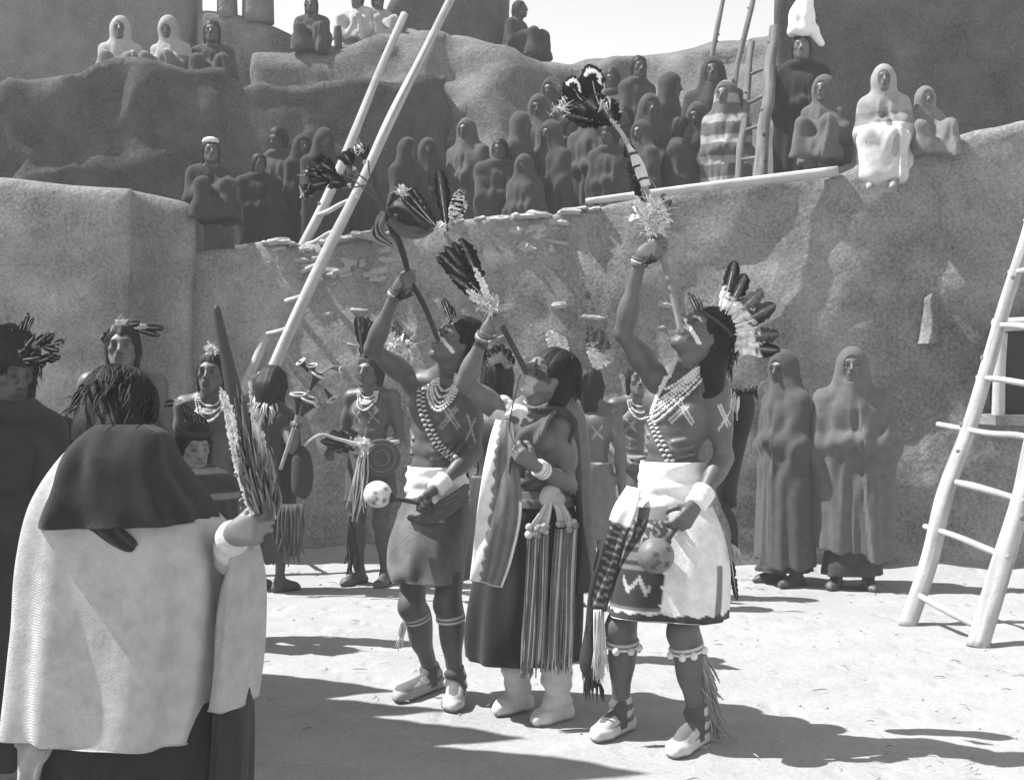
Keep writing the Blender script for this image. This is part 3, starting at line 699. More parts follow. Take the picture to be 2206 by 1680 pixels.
def pix_hit(bvhs, px, py, off=.004, d0=None):
    """the point of a body's own surface that shows at a pixel of the photograph"""
    dr = Vector(P(px, py, 1.0)) - CAMP; dr.normalize(); best = None
    for b in (bvhs if isinstance(bvhs, list) else [bvhs]):
        h, n, i, dist = b.ray_cast(CAMP, dr)
        if h is not None and (best is None or dist < best[1]): best = (np.array(h), dist)
    if best is None or (d0 is not None and abs(best[0][1] - d0) > .45):
        return P(px, py, d0) if d0 is not None else None
    return best[0] - np.array(dr) * off
def polyline_hits(bvh, pts, n, off, d0):
    q = catmull(np.array(pts, float), n); return np.array([pix_hit(bvh, a, b, off, d0) for a, b in q])
def paint(V, col, bvh, strokes, r, val, d0):
    for st in strokes:
        for p in polyline_hits(bvh, st, 24, 0, d0):
            d2 = ((V - p) ** 2).sum(1); col[d2 < r * r] = val
    return col
def garment(name, parent, rings, m, **kw):
    """rings: (px_left, px_right, py, depth, half_depth, tilt): a loft through the garment's own cross sections"""
    R = []
    for r in rings:
        a, b = P(r[0], r[2], r[3]), P(r[1], r[2], r[3]); R.append(((a + b) / 2, (b[0] - a[0]) / 2, r[4], r[5] if len(r) > 5 else 0.0))
    mb = MB(); mb.loft(R, **kw); return mb.obj(name, m, parent)
def beads(mb, pts, r, c, jit=.25, seed=0):
    rg = random.Random(seed); pts = np.asarray(pts); sg = np.linalg.norm(np.diff(pts, axis=0), axis=1); cum = np.concatenate([[0], np.cumsum(sg)]); L = cum[-1]; n = max(3, int(L / (r * 1.75)))
    for i in range(n):
        t = L * (i + .5) / n; q = np.array([np.interp(t, cum, pts[:, j]) for j in range(3)]); rr = r * rg.uniform(1 - jit, 1 + jit)
        mb.ball(q, (rr, rr, rr * rg.uniform(.7, 1)), c * rg.uniform(.7, 1.1), nu=6, nv=4)
def pose(base, ang, h=1.68, **over):
    a = math.radians(ang); fwv = V3(math.sin(a), -math.cos(a), 0); lv = V3(math.cos(a), math.sin(a), 0); s = h / 1.7; base = np.asarray(base, float)
    D = dict(neck=(0, -.01, 1.44), head=(0, .03, 1.585), shL=(.175, -.01, 1.385), shR=(-.175, -.01, 1.385), elL=(.225, -.04, 1.10), elR=(-.225, -.04, 1.10), wrL=(.215, .07, .86), wrR=(-.215, .07, .86),
             chest=(0, 0, 1.235), waist=(0, .005, 1.05), pelvis=(0, 0, .93), hiL=(.088, 0, .90), hiR=(-.088, 0, .90), knL=(.10, .03, .48), knR=(-.10, .03, .48), anL=(.11, -.02, .085), anR=(-.11, -.02, .085), toeL=(.15, .17, 0), toeR=(-.15, .17, 0))
    hd = over.pop('hd', (0, 1, 0)); D.update(over)
    J = {k: base + (lv * v[0] + fwv * v[1] + V3(0, 0, v[2])) * s for k, v in D.items()}
    g = lambda v: lv * v[0] + fwv * v[1] + V3(0, 0, v[2])
    hf = nrm(g(hd)); J['hR'] = frame(hf, V3(0, 0, 1) if abs(hf[2]) < .9 else fwv); J['hs'] = s * over.get('hs', 1.0) if not isinstance(over.get('hs'), tuple) else s
    J['F'], J['Lv'], J['s'], J['base'] = fwv, lv, s, base
    return J

# ------------------------------------------------------------------ the man with the fan of black and white feathers (front right)
def mocc(parent, an, toe, g, vox=.006, inf=.006, top=None, col=None):
    S = SDF(); foot_sdf(S, an, toe, 1.0, inf)
    if top is not None: S.cone(an, top, .040 + inf, .044 + inf, .02)
    rg = random.Random(int(abs(an[0]) * 1000))
    v, f = S.mesh(vox, lambda p: .003 * np.sin(p[:, 2] * 130 + 20 * p[:, 0]) * (p[:, 2] > .045))
    fd = nrm((toe - an) * [1, 1, 0]); t = (v - an) @ fd
    c = np.full(len(v), g)
    c[v[:, 2] < .014] = g * .35
    if col: c = col(v, t, c)
    return mesh_obj('moccasin', v, f, M_LEATHER, parent, c)
def face_paint(V, c, R, s, col, val, kind):
    q = (V - c) @ R / s
    if kind == 'stripe':      # a white stripe from the nose along the cheek, and white about the eye
        for m in (1, -1):
            a = np.array([m * .012, .11, -.012]); b = np.array([m * .068, .03, -.055]); d_ = b - a
            t = np.clip(((q - a) @ d_) / (d_ @ d_), 0, 1); dist = np.linalg.norm(q - a - t[:, None] * d_, axis=1); col[(dist < .0085) & (q[:, 1] > 0)] = val
        k = (np.abs(q[:, 0]) < .05) & (np.abs(q[:, 0]) > .014) & (q[:, 2] > .019) & (q[:, 2] < .027) & (q[:, 1] > .05); col[k] = val * .7
        k = (np.abs(q[:, 0]) < .03) & (q[:, 2] > -.040) & (q[:, 2] < -.032) & (q[:, 1] > .07); col[k] = val * .7
    if kind == 'chin':
        k = (q[:, 2] < -.042) & (q[:, 1] > .045) & (np.abs(q[:, 0]) < .05); col[k] = val
        k = (q[:, 2] > .020) & (q[:, 2] < .027) & (q[:, 1] > .04) & (np.abs(q[:, 0]) > .012); col[k] = val * .6
        k = (np.abs(q[:, 0]) > .035) & (q[:, 2] > -.035) & (q[:, 2] < .0) & (q[:, 1] > .01); col[k] = .03
    return col

A = thing('person', 'shirtless man in white kilt with fan of black and white feathers, blowing a pipe', 'person', GP(1400, 1600))
dA = 5.68
HA = P(1515, 722, 5.56); RA = frame((-.66, -.36, .62), (.55, .15, .80))
gA = P(1424, 535, 5.53)                                  # the grip
poleA = nrm(P(1415, 480, 5.53) - P(1467, 712, 5.47))
JA = dict(neck=P(1486, 806, 5.68), head=HA, hR=RA, hs=1.0, chest=P(1462, 900, 5.71), waist=P(1448, 1015, 5.72), pelvis=P(1440, 1095, 5.72),
          shR=P(1418, 822, 5.80), shL=P(1541, 842, 5.58), elR=P(1343, 716, 5.66), elL=P(1560, 985, 5.64), wrL=P(1500, 1085, 5.50),
          hiR=P(1392, 1120, 5.80), hiL=P(1487, 1125, 5.64), knR=P(1338, 1352, 5.74), knL=P(1472, 1362, 5.56), anR=P(1338, 1532, 5.82), anL=P(1503, 1550, 5.62), toeR=GP(1286, 1597), toeL=GP(1452, 1632))
def grip(J, side, g, pole, dd, n_off=.030, f_off=.080):
    s_ = pole * 1.0; d_ = nrm(np.asarray(dd, float) - s_ * (np.asarray(dd, float) @ s_)); th = 1 if side == 'R' else -1
    n_ = np.cross(s_ * th, d_); Wr = g - d_ * f_off - n_ * n_off; J['wr' + side] = Wr - d_ * .0; J['hand' + side] = (Wr, d_, n_, th)
grip(JA, 'R', gA, poleA, (.62, -.72, .1))
S, RT = body_sdf(JA)
hand_sdf(S, *JA['handR'], curl=(68, 82, 50))
hL = nrm(P(1455, 1150, 5.44) - JA['wrL']); hand_sdf(S, JA['wrL'] + hL * .01, hL, (-.75, .35, -.45), -1, curl=(42, 48, 30), thumb='wrap')
VA, FA = S.mesh(.0055); bA = snap_bvh(VA, FA)
cA = head_col(VA, HA, RA, 1.0, .095); cA = face_paint(VA, HA, RA, 1.0, cA, .75, 'stripe')
pa = lambda cx, cy: (1235.4 + cx * .36767, 485.3 + cy * .36767)
cA = paint(VA, cA, bA, [[pa(600, 1020), pa(692, 1165)], [pa(620, 1010), pa(705, 1150)], [pa(672, 1060), pa(572, 1155)], [pa(655, 1050), pa(560, 1138)], [pa(848, 1055), pa(905, 1180)], [pa(862, 1050), pa(918, 1165)], [pa(918, 1090), pa(850, 1195)]], .0042, .5, dA)
mesh_obj('body', VA, FA, M_SKIN, A, cA)
hair_obj(A, HA, RA, 1.02, 'long', length=.15, seed=3, wisps=90, strands=260)
# necklaces: five strands of white shell
mb = MB()
for k, (x0, y0, x1, y1, xb, yb) in enumerate(((1446, 806, 1502, 790, 1432, 838), (1440, 808, 1508, 788, 1416, 862), (1435, 810, 1514, 787, 1408, 878), (1432, 812, 1520, 788, 1404, 890), (1430, 816, 1526, 792, 1402, 902), (1430, 822, 1530, 800, 1406, 912))):
    pts = polyline_hits(bA, [(x0, y0), (x0 - 12 - k, (y0 + yb) / 2), (xb, yb), ((xb + x1) / 2 - 4, (yb + y1) / 2 + 8), (x1, y1)], 26, .010 + .003 * (k % 2), 5.62)
    for _ in range(3): pts[1:-1] = (pts[:-2] + pts[1:-1] * 2 + pts[2:]) / 4
    beads(mb, pts, .0085 if k % 2 == 0 else .0068, .75, seed=k)
mb.obj('necklace', M_BEAD, A)
# braided bandolier
pts = polyline_hits(bA, [pa(450, 1110), pa(478, 1190), pa(520, 1290), pa(580, 1400), pa(650, 1475), pa(700, 1500)], 40, .012, 5.65)
for _ in range(4): pts[1:-1] = (pts[:-2] + pts[1:-1] * 2 + pts[2:]) / 4
mb = MB(); rg = random.Random(2)
for i in range(len(pts) - 1):
    t = nrm(pts[i + 1] - pts[i]); sd = nrm(np.cross(t, V3(0, 1, 0)))
    for m in (-1, 1): mb.ball(pts[i] + sd * m * .009, (.011, .007, .009), (.55 if (i + (m > 0)) % 2 else .05), nu=8, nv=5)
mb.obj('bandolier', M_CLOTHC, A)
# waist sash
garment('sash', A, [(1379, 1528, 992, 5.70, .118, .0), (1375, 1530, 1030, 5.70, .124, .02), (1372, 1531, 1060, 5.70, .128, .05), (1366, 1531, 1090, 5.70, .134, .05), (1372, 1528, 1108, 5.70, .130, .05)], M_CLOTHC, nu=90, nv=46, fold=.006, fk=(3, 5), foldfn=lambda v: .4 + math.sin(v * 22), c=lambda v, a: .8 - .5 * (v > .93), noise_=.008)
# kilt: white blanket over the near hip, embroidered panel in front
def kiltcol(v, a):
    front = math.sin(a) < .35
    x = math.cos(a)                                       # -1 left, 1 right
    jag = .02 * math.sin(v * 60)
    if v > .92: return .03
    if v > .82: return (.6 if x < .35 else .04) if v > .86 else .04
    if v > .77 + .01 * math.sin(a * 19): return .05
    if v > .745 and x < .0: return .65
    if front and x < -.17 + jag:
        if .33 < v < .36 or .42 < v < .45 or .70 < v < .72: return .04
        zz = abs(((x + 1) * 7) % 2 - 1) * .09
        if .49 < v < .70:
            return .38 if abs(v - .545 - zz) < .022 and -.85 < x < -.35 else .035
        if .12 < v < .31: return .30 if mnoise.noise((v * 26, x * 13, 2)) > .18 else .06
        return .16
    if x > .62 and front and .03 < (x - .62) < .14 and v > .45: return .12 + .2 * (1 - v)  # upright dark band: shadow of a fold painted into the cloth
    return .76
garment('kilt', A, [(1368, 1534, 1088, 5.69, .135, .0), (1352, 1552, 1130, 5.68, .165, 0), (1334, 1566, 1190, 5.67, .19, .0), (1318, 1570, 1250, 5.66, .20, -.02), (1306, 1568, 1315, 5.66, .205, -.04), (1307, 1566, 1324, 5.66, .205, -.04)], M_CLOTHC, nu=150, nv=90, fold=.011, fk=(5, 9), c=kiltcol, ex=2.3, noise_=.010)
# white cuff and gourd rattle
def cuff(parent, a, b, r0, r1, g=M_WHITE, name='wrist_cuff', c=.75):
    mb = MB(); n = 14; pts = [lerp(a, b, i / (n - 1)) for i in range(n)]; mb.tube(pts, [lerp(r0, r1, i / (n - 1)) * (1 + .05 * math.sin(i * 1.3)) for i in range(n)], 22, c); return mb.obj(name, g, parent)
u_ = nrm(JA['wrL'] - JA['elL']); cuff(A, JA['wrL'] - u_ * .075, JA['wrL'] + u_ * .012, .046, .043)
def rattle(label, c, r, hand, g, group=None, spots=True, seed=0):
    t = thing('gourd_rattle', label, 'rattle', c, group)
    v = []; mb = MB(); rg = random.Random(seed)
    mb.ball(c, (r, r, r * .97), nu=36, nv=24); V = mb.v[0]
    dd = np.array([mnoise.noise(tuple(p * 14 + seed)) for p in V]); V = c + (V - c) * (1 + .03 * dd)[:, None]; mb.v[0] = V
    cc = g * (1 + .35 * np.array([mnoise.noise(tuple(p * 22)) for p in V]))
    if spots:
        for k in range(5):
            q = c + nrm(V3(rg.uniform(-1, 1), -.8, rg.uniform(-1, 1))) * r; cc[((V - q) ** 2).sum(1) < (r * .17) ** 2] = g * .35
    mb.c[0] = cc; mb.obj('gourd', M_SKIN, t)
    dv = nrm(hand - c); mb = MB(); mb.tube([c + dv * r * .9, lerp(c, hand, .8), hand + dv * .05], [.014, .011, .012], 10, .12, smooth=12); mb.obj('handle', M_WOODD, t)
    mb = MB(); mb.ball(c + dv * r * .97, (.022, .022, .022), .1, nu=12, nv=8); mb.obj('collar', M_WOODD, t)
    return t
palmA = JA['wrL'] + hL * .075 + nrm(V3(-.75, .35, -.45)) * .03
rattle('dark round gourd rattle in the lowered hand of the man in white kilt', P(1413, 1196, 5.43), .072, palmA, .16)
# wrist ornament of the raised arm
def wrist_tuft(parent, el, wr, seed, n=16, g=.05):
    ax = nrm(wr - el); c = wr - ax * .03; mb = MB(); rg = random.Random(seed); x = nrm(np.cross(ax, V3(0, 1, 0))); y = np.cross(ax, x)
    for k in range(3): mb.tube([c + ax * (.012 * k - .01) + (x * math.cos(t) + y * math.sin(t)) * (.031) for t in np.linspace(0, 6.283, 17)], .006, 6, .12 if k != 1 else .5)
    for i in range(n):
        a = rg.uniform(1.8, 4.6); o = x * math.cos(a) + y * math.sin(a); p = c + o * .03; e = p + o * rg.uniform(.02, .06) + ax * rg.uniform(.02, .09); mb.tube([p, lerp(p, e, .5) + o * .01, e], [.005, .006, .001], 5, g, smooth=6)
    mb.obj('wristband', M_LEATHER, parent)
wrist_tuft(A, JA['elR'], JA['wrR'], 3)
# knee bands with bells, calf fringe, moccasins
def kneeband(parent, p, ax, r, nb, seed, bells=True, g=.7, rb=.015):
    mb = MB(); ax = nrm(ax); x = nrm(np.cross(ax, V3(0, 1, 0))); y = np.cross(ax, x); rg = random.Random(seed)
    for k in range(3): mb.tube([p + ax * (.009 * k - .009) + (x * math.cos(t) + y * math.sin(t)) * (r + .004) for t in np.linspace(0, 6.283, 25)], .0075, 6, g * (1, .25, .8)[k])
    o = mb.obj('garter', M_LEATHER, parent)
    if bells:
        for i in range(nb):
            a = 2 * math.pi * (i + .3 * rg.random()) / nb; q = p + (x * math.cos(a) + y * math.sin(a)) * (r + .013) - V3(0, 0, .012)
            m2 = MB(); m2.ball(q, (rb, rb, rb * 1.15), g, nu=10, nv=7); m2.ball(q - V3(0, 0, rb * .9), (rb * .5, rb * .5, rb * .5), .05, nu=8, nv=5); m2.obj('bell', M_LEATHER, o)
    return o
for kn, an, sd in ((JA['knR'], JA['anR'], 1), (JA['knL'], JA['anL'], 2)):
    t = .17; kneeband(A, lerp(kn, an, t) - RT[:, 1] * .008, kn - an, .058, 7, sd)
mb = MB(); kn, an = JA['knL'], JA['anL']; bk = -RT[:, 1]; sdv = V3(.9, .35, 0)
for i in range(5):
    mb.fringe(lerp(kn, an, .12 + .16 * i) + sdv * .05 - V3(.008, .02, 0), lerp(kn, an, .12 + .16 * i) + sdv * .055 + bk * .03, .19, 16, (.35, .1, -1), r=.0035, c=.30, seed=i, sway=.03)
mb.obj('calf_fringe', M_LEATHER, A)
def bandmoc(v, t, c):
    k = (v[:, 2] > .05) & (np.sin(v[:, 2] * 120 + t * 25) > .15); c = c.copy(); c[k] = .12; k2 = (t > .03) & (t < .085) & (v[:, 2] > .03); c[k2] = .08; return c
mocc(A, JA['anR'], JA['toeR'], .5, col=bandmoc, top=lerp(JA['anR'], JA['knR'], .10)); mocc(A, JA['anL'], JA['toeL'], .5, col=bandmoc, top=lerp(JA['anL'], JA['knL'], .10))
# long hanging belt end on the far hip with tassels, and fox tail behind
hb = MB(); hb.ribbon([P(1366, 1050, 5.62), P(1345, 1100, 5.58), P(1325, 1160, 5.58), P(1308, 1230, 5.60), P(1287, 1310, 5.62)], [.06, .095, .085, .08, .075], (1, -.35, .15), th=.012, n=60, cols=3, wave=.006,
    c=lambda t, u: .78 if t < .36 else (.26 if (abs(((t * 34) % 2) - 1 + .7 * abs(u)) < .3 + .2 * mnoise.noise((t * 30, u * 4, 0))) else .045) if abs(u) < .8 else .04)
sb = hb.obj('hanging_sash', M_CLOTHC, A)
mb = MB(); 
for i, (x0, x1, y1) in enumerate(((1280, 1282, 1455), (1284, 1288, 1470), (1289, 1292, 1478), (1294, 1296, 1440))):
    mb.fringe(P(x0, 1312, 5.6), P(x0 + 4, 1312, 5.62), .30, 9, (V3(*(P(x1, y1, 5.6) - P(x0, 1312, 5.6)))), r=.0035, c=.62, seed=i, sway=.02)
mb.obj('tassel', M_LEATHER, sb)
mb = MB(); mb.tube([P(1352, 1075, 5.70), P(1318, 1170, 5.72), P(1290, 1270, 5.74), P(1276, 1360, 5.74), P(1272, 1430, 5.74), P(1285, 1478, 5.74)], [.02, .045, .040, .032, .045, .012], 12, [.02, .03, .02, .03, .04, .02], smooth=40)
for i in range(130):
    rg = random.Random(i); t = rg.random(); q = catmull([P(1352, 1075, 5.70), P(1318, 1170, 5.72), P(1290, 1270, 5.74), P(1276, 1360, 5.74), P(1272, 1430, 5.74), P(1285, 1478, 5.74)], 50)[int(t * 49)]
    o = V3(rg.uniform(-1, 1), rg.uniform(-1, 1), 0); o = nrm(o) * .035; mb.tube([q + o * .6, q + o + V3(0, 0, -.03), q + o * 1.1 + V3(0, 0, -.08)], [.005, .005, .001], 5, .03)
mb.obj('fox_tail', M_LEATHER, A)
# feather fan headdress
hd = thing('feather_headdress', '', 'x', HA); del hd['label']; del hd['category']; hd.location = HA - ORG[A.name]; hd.parent = A; ORG[hd.name] = HA
root_ = P(1545, 715, 5.55)
for i, (tx, ty, w, dd, dk, sp) in enumerate(((1582, 562, .072, 5.62, .012, .52), (1606, 590, .092, 5.58, .012, .50), (1642, 622, .085, 5.54, .10, .54), (1670, 655, .092, 5.52, .03, .57), (1678, 718, .085, 5.50, .05, .62), (1682, 755, .075, 5.48, .012, .64))):
    b = root_ + (V3(.01, 0, .03) * (2 - i) * .5); mb = MB(); tip = P(tx, ty, dd); mb.feather(b, tip, w, (-.15, -1, .1), dark=dk, light=.82, split=sp, bend=.03, rough=.25, n=26, tipw=.6, seed=i); mb.obj('feather', M_FEATH, hd)
mb = MB(); rg = random.Random(8)
for i in range(40):
    a = rg.uniform(-.3, 1.5); L_ = rg.uniform(.05, .13); q = root_ + V3(math.cos(a) * .02, rg.uniform(-.03, .03), math.sin(a) * .02); mb.tube([q, q + V3(math.cos(a), rg.uniform(-.25, .25), math.sin(a)) * L_ * .5, q + V3(math.cos(a), rg.uniform(-.3, .3), math.sin(a)) * L_], [.004, .006, .001], 5, .8)
mb.obj('down_tuft', M_FEATH, hd)
mb = MB()
for i, (tx, ty) in enumerate(((1482, 628), (1492, 632), (1505, 640), (1515, 660))): mb.feather(P(1512 + 3 * i, 690, 5.6), P(tx, ty, 5.62), .022, (-.2, -1, 0), dark=.05, light=.12, split=.3, rough=.4, seed=i)
mb.obj('plume', M_FEATH, hd)
mb = MB(); c0 = HA + RA @ V3(0, -.02, .055)
mb.tube([c0 + RA @ V3(.088 * math.cos(t), .102 * math.sin(t), 0) for t in np.linspace(0, 6.283, 30)], .008, 6, .05); mb.obj('headband', M_LEATHER, hd)

# quiver slung behind his shoulder
qv = thing('quiver', 'dark hide quiver with light arrow feathers slung behind the man in white kilt', 'quiver', P(1590, 850, 5.86))
mb = MB(); mb.tube([P(1592, 842, 5.88), P(1594, 880, 5.9), P(1576, 960, 5.93), P(1564, 1040, 5.93), P(1572, 1092, 5.93)], [.050, .062, .058, .05, .03], 16, [.03, .02, .02, .03, .02], smooth=30)
for i in range(60):
    rg = random.Random(i); a = rg.uniform(0, 6.28); q = P(1592, 848, 5.88) + V3(math.cos(a), math.sin(a), 0) * .05; mb.tube([q, q + V3(math.cos(a) * .02, 0, .02), q + V3(math.cos(a) * .03, 0, rg.uniform(-.03, .04))], [.008, .006, .001], 5, .02)
mb.obj('hide_case', M_LEATHER, qv)
for i, (x, y) in enumerate(((1575, 838), (1584, 848), (1568, 852))):
    mb = MB(); mb.tube([P(x + 4, 905, 5.80), P(x, y, 5.76)], [.004, .004], 6, .4)
    for m in (-1, 1): mb.feather(P(x + 3, 893, 5.795), P(x + m * 7, y + 4, 5.76), .018, (m * .4, -1, 0), dark=.6, light=.75, split=.9, n=10, seed=i)
    mb.obj('arrow', M_FEATH, qv)
kn_ = thing('hip_pendant', 'dark feathered strap hanging at the right hip of the white kilt', 'pendant', P(1580, 1190, 5.66))
mb = MB(); mb.ribbon([P(1560, 1085, 5.60), P(1580, 1130, 5.62), P(1584, 1190, 5.63)], [.03, .03, .02], (1, .2, 0), th=.01, n=20, c=.03); mb.fringe(P(1575, 1170, 5.62), P(1588, 1175, 5.63), .08, 14, (.25, 0, -1), r=.004, c=.35); mb.obj('strap', M_LEATHER, kn_)
mb = MB(); mb.feather(P(1570, 1170, 5.66), P(1588, 1292, 5.66), .035, (.2, -1, 0), dark=.02, light=.35, split=.25, rough=.3, seed=4); mb.obj('feather', M_FEATH, kn_)

# the feathered pipes held to the sky
def fthing(parent, a, b, w, seed, name='feather', nor=(0, -1, .15), **kw):
    mb = MB(); mb.feather(a, b, w, nor, seed=seed, **kw); return mb.obj(name, M_FEATH, parent)
def down(parent, c, n, L0, L1, seed, dirs=None, g=.85, name='down_tuft', r=.0009):
    """a loose puff of soft down: small ragged plumes with a haze of short curved filaments"""
    mb = MB(); rg = random.Random(seed); G = lambda q: V3(rg.gauss(0, q), rg.gauss(0, q), rg.gauss(0, q)); m = max(10, int(n * .32))
    for i in range(m):
        o = nrm(G(1) + (0 if dirs is None else np.asarray(dirs) * 1.2)); L_ = (L0 + (L1 - L0) * rg.random()) * .75; b = c + G(1) * L1 * .2
        mb.feather(b, b + o * L_, L_ * rg.uniform(.3, .6), V3(rg.gauss(0, .6), -1, rg.gauss(0, .6)), dark=g, light=g, split=2, rough=.7, bend=rg.uniform(-.5, .5), n=8, tipw=.2, seed=seed * 50 + i)
    for i in range(int(n * .6)):
        o = nrm(G(1) + (0 if dirs is None else np.asarray(dirs) * 1.2)); L_ = (L0 + (L1 - L0) * rg.random() ** 1.6) * .55; b = c + G(1) * L1 * .24; k = G(.8) * L_
        mb.tube([b, b + o * L_ * .4 + k * .1, b + o * L_ * .75 + k * .55, b + o * L_ * .8 + k], [r, r, r * .8, .0004], 3, g * rg.uniform(.8, 1.05), smooth=6)
    return mb.obj(name, M_FEATH, parent)
wA = thing('feathered_pipe', 'tall feathered pipe with eyed plumes at its tip, blown by the man in white kilt', 'feathered pipe', P(1467, 712, 5.47), 'feathered pipes held to the sky')
Ptip = P(1347, 300, 5.58)
mb = MB(); mb.tube([P(1468, 716, 5.47), P(1446, 620, 5.50), gA, P(1410, 470, 5.54), P(1388, 395, 5.56), Ptip, P(1325, 268, 5.59)], [.0125, .0125, .0125, .012, .011, .009, .006], 10, [.28, .22, .2, .2, .3, .4, .5], smooth=50); mb.obj('stem', M_CLOTHC, wA)
mb = MB(); mb.tube([P(1392, 400, 5.54), P(1374, 352, 5.555), P(1353, 310, 5.565)], [.019, .022, .006], 10, [.62, .6, .7], smooth=14); mb.obj('reed_wrap', M_CLOTHC, wA)
for i in range(3): mb = MB(); q = lerp(P(1392, 400, 5.54), P(1353, 310, 5.565), .15 + .3 * i); mb.tube([q - poleA * .004, q + poleA * .004], [.0225, .0225], 12, .04); mb.obj('binding', M_LEATHER, wA)
down(wA, P(1412, 486, 5.53), 420, .02, .06, 4); down(wA, P(1405, 458, 5.53), 200, .03, .10, 5, dirs=(-.2, 0, 1))
fthing(wA, P(1395, 470, 5.5), P(1368, 428, 5.5), .035, 3, dark=.7, light=.85, split=.95, rough=.5, bend=.1)
fthing(wA, P(1415, 460, 5.5), P(1447, 430, 5.5), .035, 4, dark=.03, light=.8, split=.5, rough=.5); fthing(wA, P(1412, 450, 5.5), P(1432, 416, 5.5), .03, 5, dark=.04, light=.8, split=.6, rough=.5)
for i, (a, b) in enumerate((((1400, 445), (1347, 305)), ((1394, 440), (1356, 345)), ((1396, 450), (1366, 380)))): fthing(wA, P(*a, 5.55), P(*b, 5.6), .075, 20 + i, dark=.012, light=.02, split=.1, rough=.35, nor=(-.4, -1, .1))
for i, (x, y, g2, wd) in enumerate(((1185, 172, .15, .05), (1228, 185, .01, .055), (1200, 215, .1, .06), (1215, 245, .05, .055), (1238, 262, .015, .06), (1262, 215, .012, .075), (1290, 218, .012, .075), (1305, 212, .012, .07), (1280, 205, .05, .07), (1320, 228, .012, .05), (1245, 225, .012, .07))):
    kw = dict(dark=.012, light=.03, split=.1, white_tip=.22) if i not in (0,) else dict(dark=g2, light=.5, split=.4)
    fthing(wA, lerp(P(1326, 268, 5.59), P(1312, 255, 5.57), (i % 3) / 2), P(x, y, 5.50 + .025 * (i % 5)), wd * 1.35, 40 + i, rough=.25, **kw)
def eye_plume(parent, a, c, r, seed):
    mb = MB(); mb.tube([a, lerp(a, c, .6) + V3(0, 0, -.01), c], [.003, .0025, .002], 5, .4, smooth=10); n = nrm(V3(.1, -1, .1)); x = nrm(np.cross(n, V3(0, 0, 1))); y = np.cross(x, n) * -1
    y = -np.cross(n, x); rg = random.Random(seed); rings = 9; m = 44; vs = [c + n * .006]; cs = [.012]
    for k in range(1, rings + 1):
        for j in range(m):
            t = 2 * math.pi * j / m; rr = r * k / rings * (1 + (.10 * rg.uniform(-1, 1) if k == rings else 0)); vs.append(c + x * rr * .86 * math.cos(t) + y * rr * 1.12 * math.sin(t) - n * .012 * (k / rings) ** 2)
            sn = math.sin(t); f_ = k / rings; cs.append(.012 if f_ > .70 + .1 * rg.random() else (.8 if (.40 + .12 * rg.random() < f_ and sn > -.05 + .35 * math.cos(t)) else .012))
    fs = [[0, 1 + j, 1 + (j + 1) % m] for j in range(m)] + [[1 + (k - 1) * m + j, 1 + k * m + j, 1 + k * m + (j + 1) % m, 1 + (k - 1) * m + (j + 1) % m] for k in range(1, rings) for j in range(m)]
    vs = np.array(vs); T = len(vs); mb.add(np.vstack([vs, vs - n * .004]), fs + [[i + T for i in q[::-1]] for q in fs], np.array(cs + [.012] * T)); return mb.obj('eyed_plume', M_FEATH, parent)
eye_plume(wA, P(1290, 225, 5.52), P(1276, 171, 5.52), .058, 1); eye_plume(wA, P(1270, 230, 5.52), P(1235, 189, 5.50), .048, 2)
down(wA, P(1212, 232, 5.50), 34, .02, .055, 8, dirs=(-.9, 0, .1)); down(wA, P(1300, 228, 5.52), 26, .015, .04, 9, dirs=(.3, 0, .8))

# ------------------------------------------------------------------ the shirtless man at the left of the three
B = thing('person', 'shirtless man in grey kilt with white waist sash, blowing a dark branching pipe', 'person', GP(935, 1505))
HB = P(986, 738, 6.31); RB = frame((-.74, -.42, .46), (.42, .12, .85)); gB = P(885, 603, 6.27); poleB = nrm(P(868, 560, 6.27) - P(944, 731, 6.21))
JB = dict(neck=P(965, 816, 6.42), head=HB, hR=RB, hs=1.0, chest=P(946, 908, 6.45), waist=P(938, 1015, 6.47), pelvis=P(936, 1088, 6.48),
          shR=P(897, 826, 6.56), shL=P(1012, 850, 6.34), elR=P(802, 750, 6.43), elL=P(1022, 972, 6.40), wrL=P(938, 1052, 6.24),
          hiR=P(895, 1115, 6.56), hiL=P(975, 1118, 6.42), knR=P(888, 1305, 6.48), knL=P(965, 1300, 6.32), anR=P(931, 1454, 6.60), anL=P(982, 1470, 6.38), toeR=GP(858, 1512), toeL=GP(974, 1532))
grip(JB, 'R', gB, poleB, (.55, -.75, .1))
S, RTB = body_sdf(JB); hand_sdf(S, *JB['handR'], curl=(68, 82, 50))
hB = nrm(P(893, 1082, 6.17) - JB['wrL']); nB = V3(-.1, -.5, -.9); hand_sdf(S, JB['wrL'] + hB * .01, hB, nB, -1, curl=(62, 75, 45), thumb='wrap')
VB, FB = S.mesh(.0055); bB = snap_bvh(VB, FB)
cB = head_col(VB, HB, RB, 1.0, .095); cB = face_paint(VB, HB, RB, 1.0, cB, .7, 'stripe')
pb_ = lambda cx, cy: (750.0 + cx * .36767, 485.3 + cy * .36767)
cB = paint(VB, cB, bB, [[pb_(560, 1075), pb_(640, 1190)], [pb_(585, 1070), pb_(655, 1180)], [pb_(640, 1075), pb_(550, 1190)], [pb_(625, 1065), pb_(535, 1180)], [pb_(700, 1110), pb_(745, 1270)], [pb_(745, 1130), pb_(690, 1260)]], .0042, .4, 6.4)
mesh_obj('body', VB, FB, M_SKIN, B, cB)
hair_obj(B, HB, RB, 1.02, 'long', length=.065, seed=5, wisps=80, strands=260)
mb = MB()
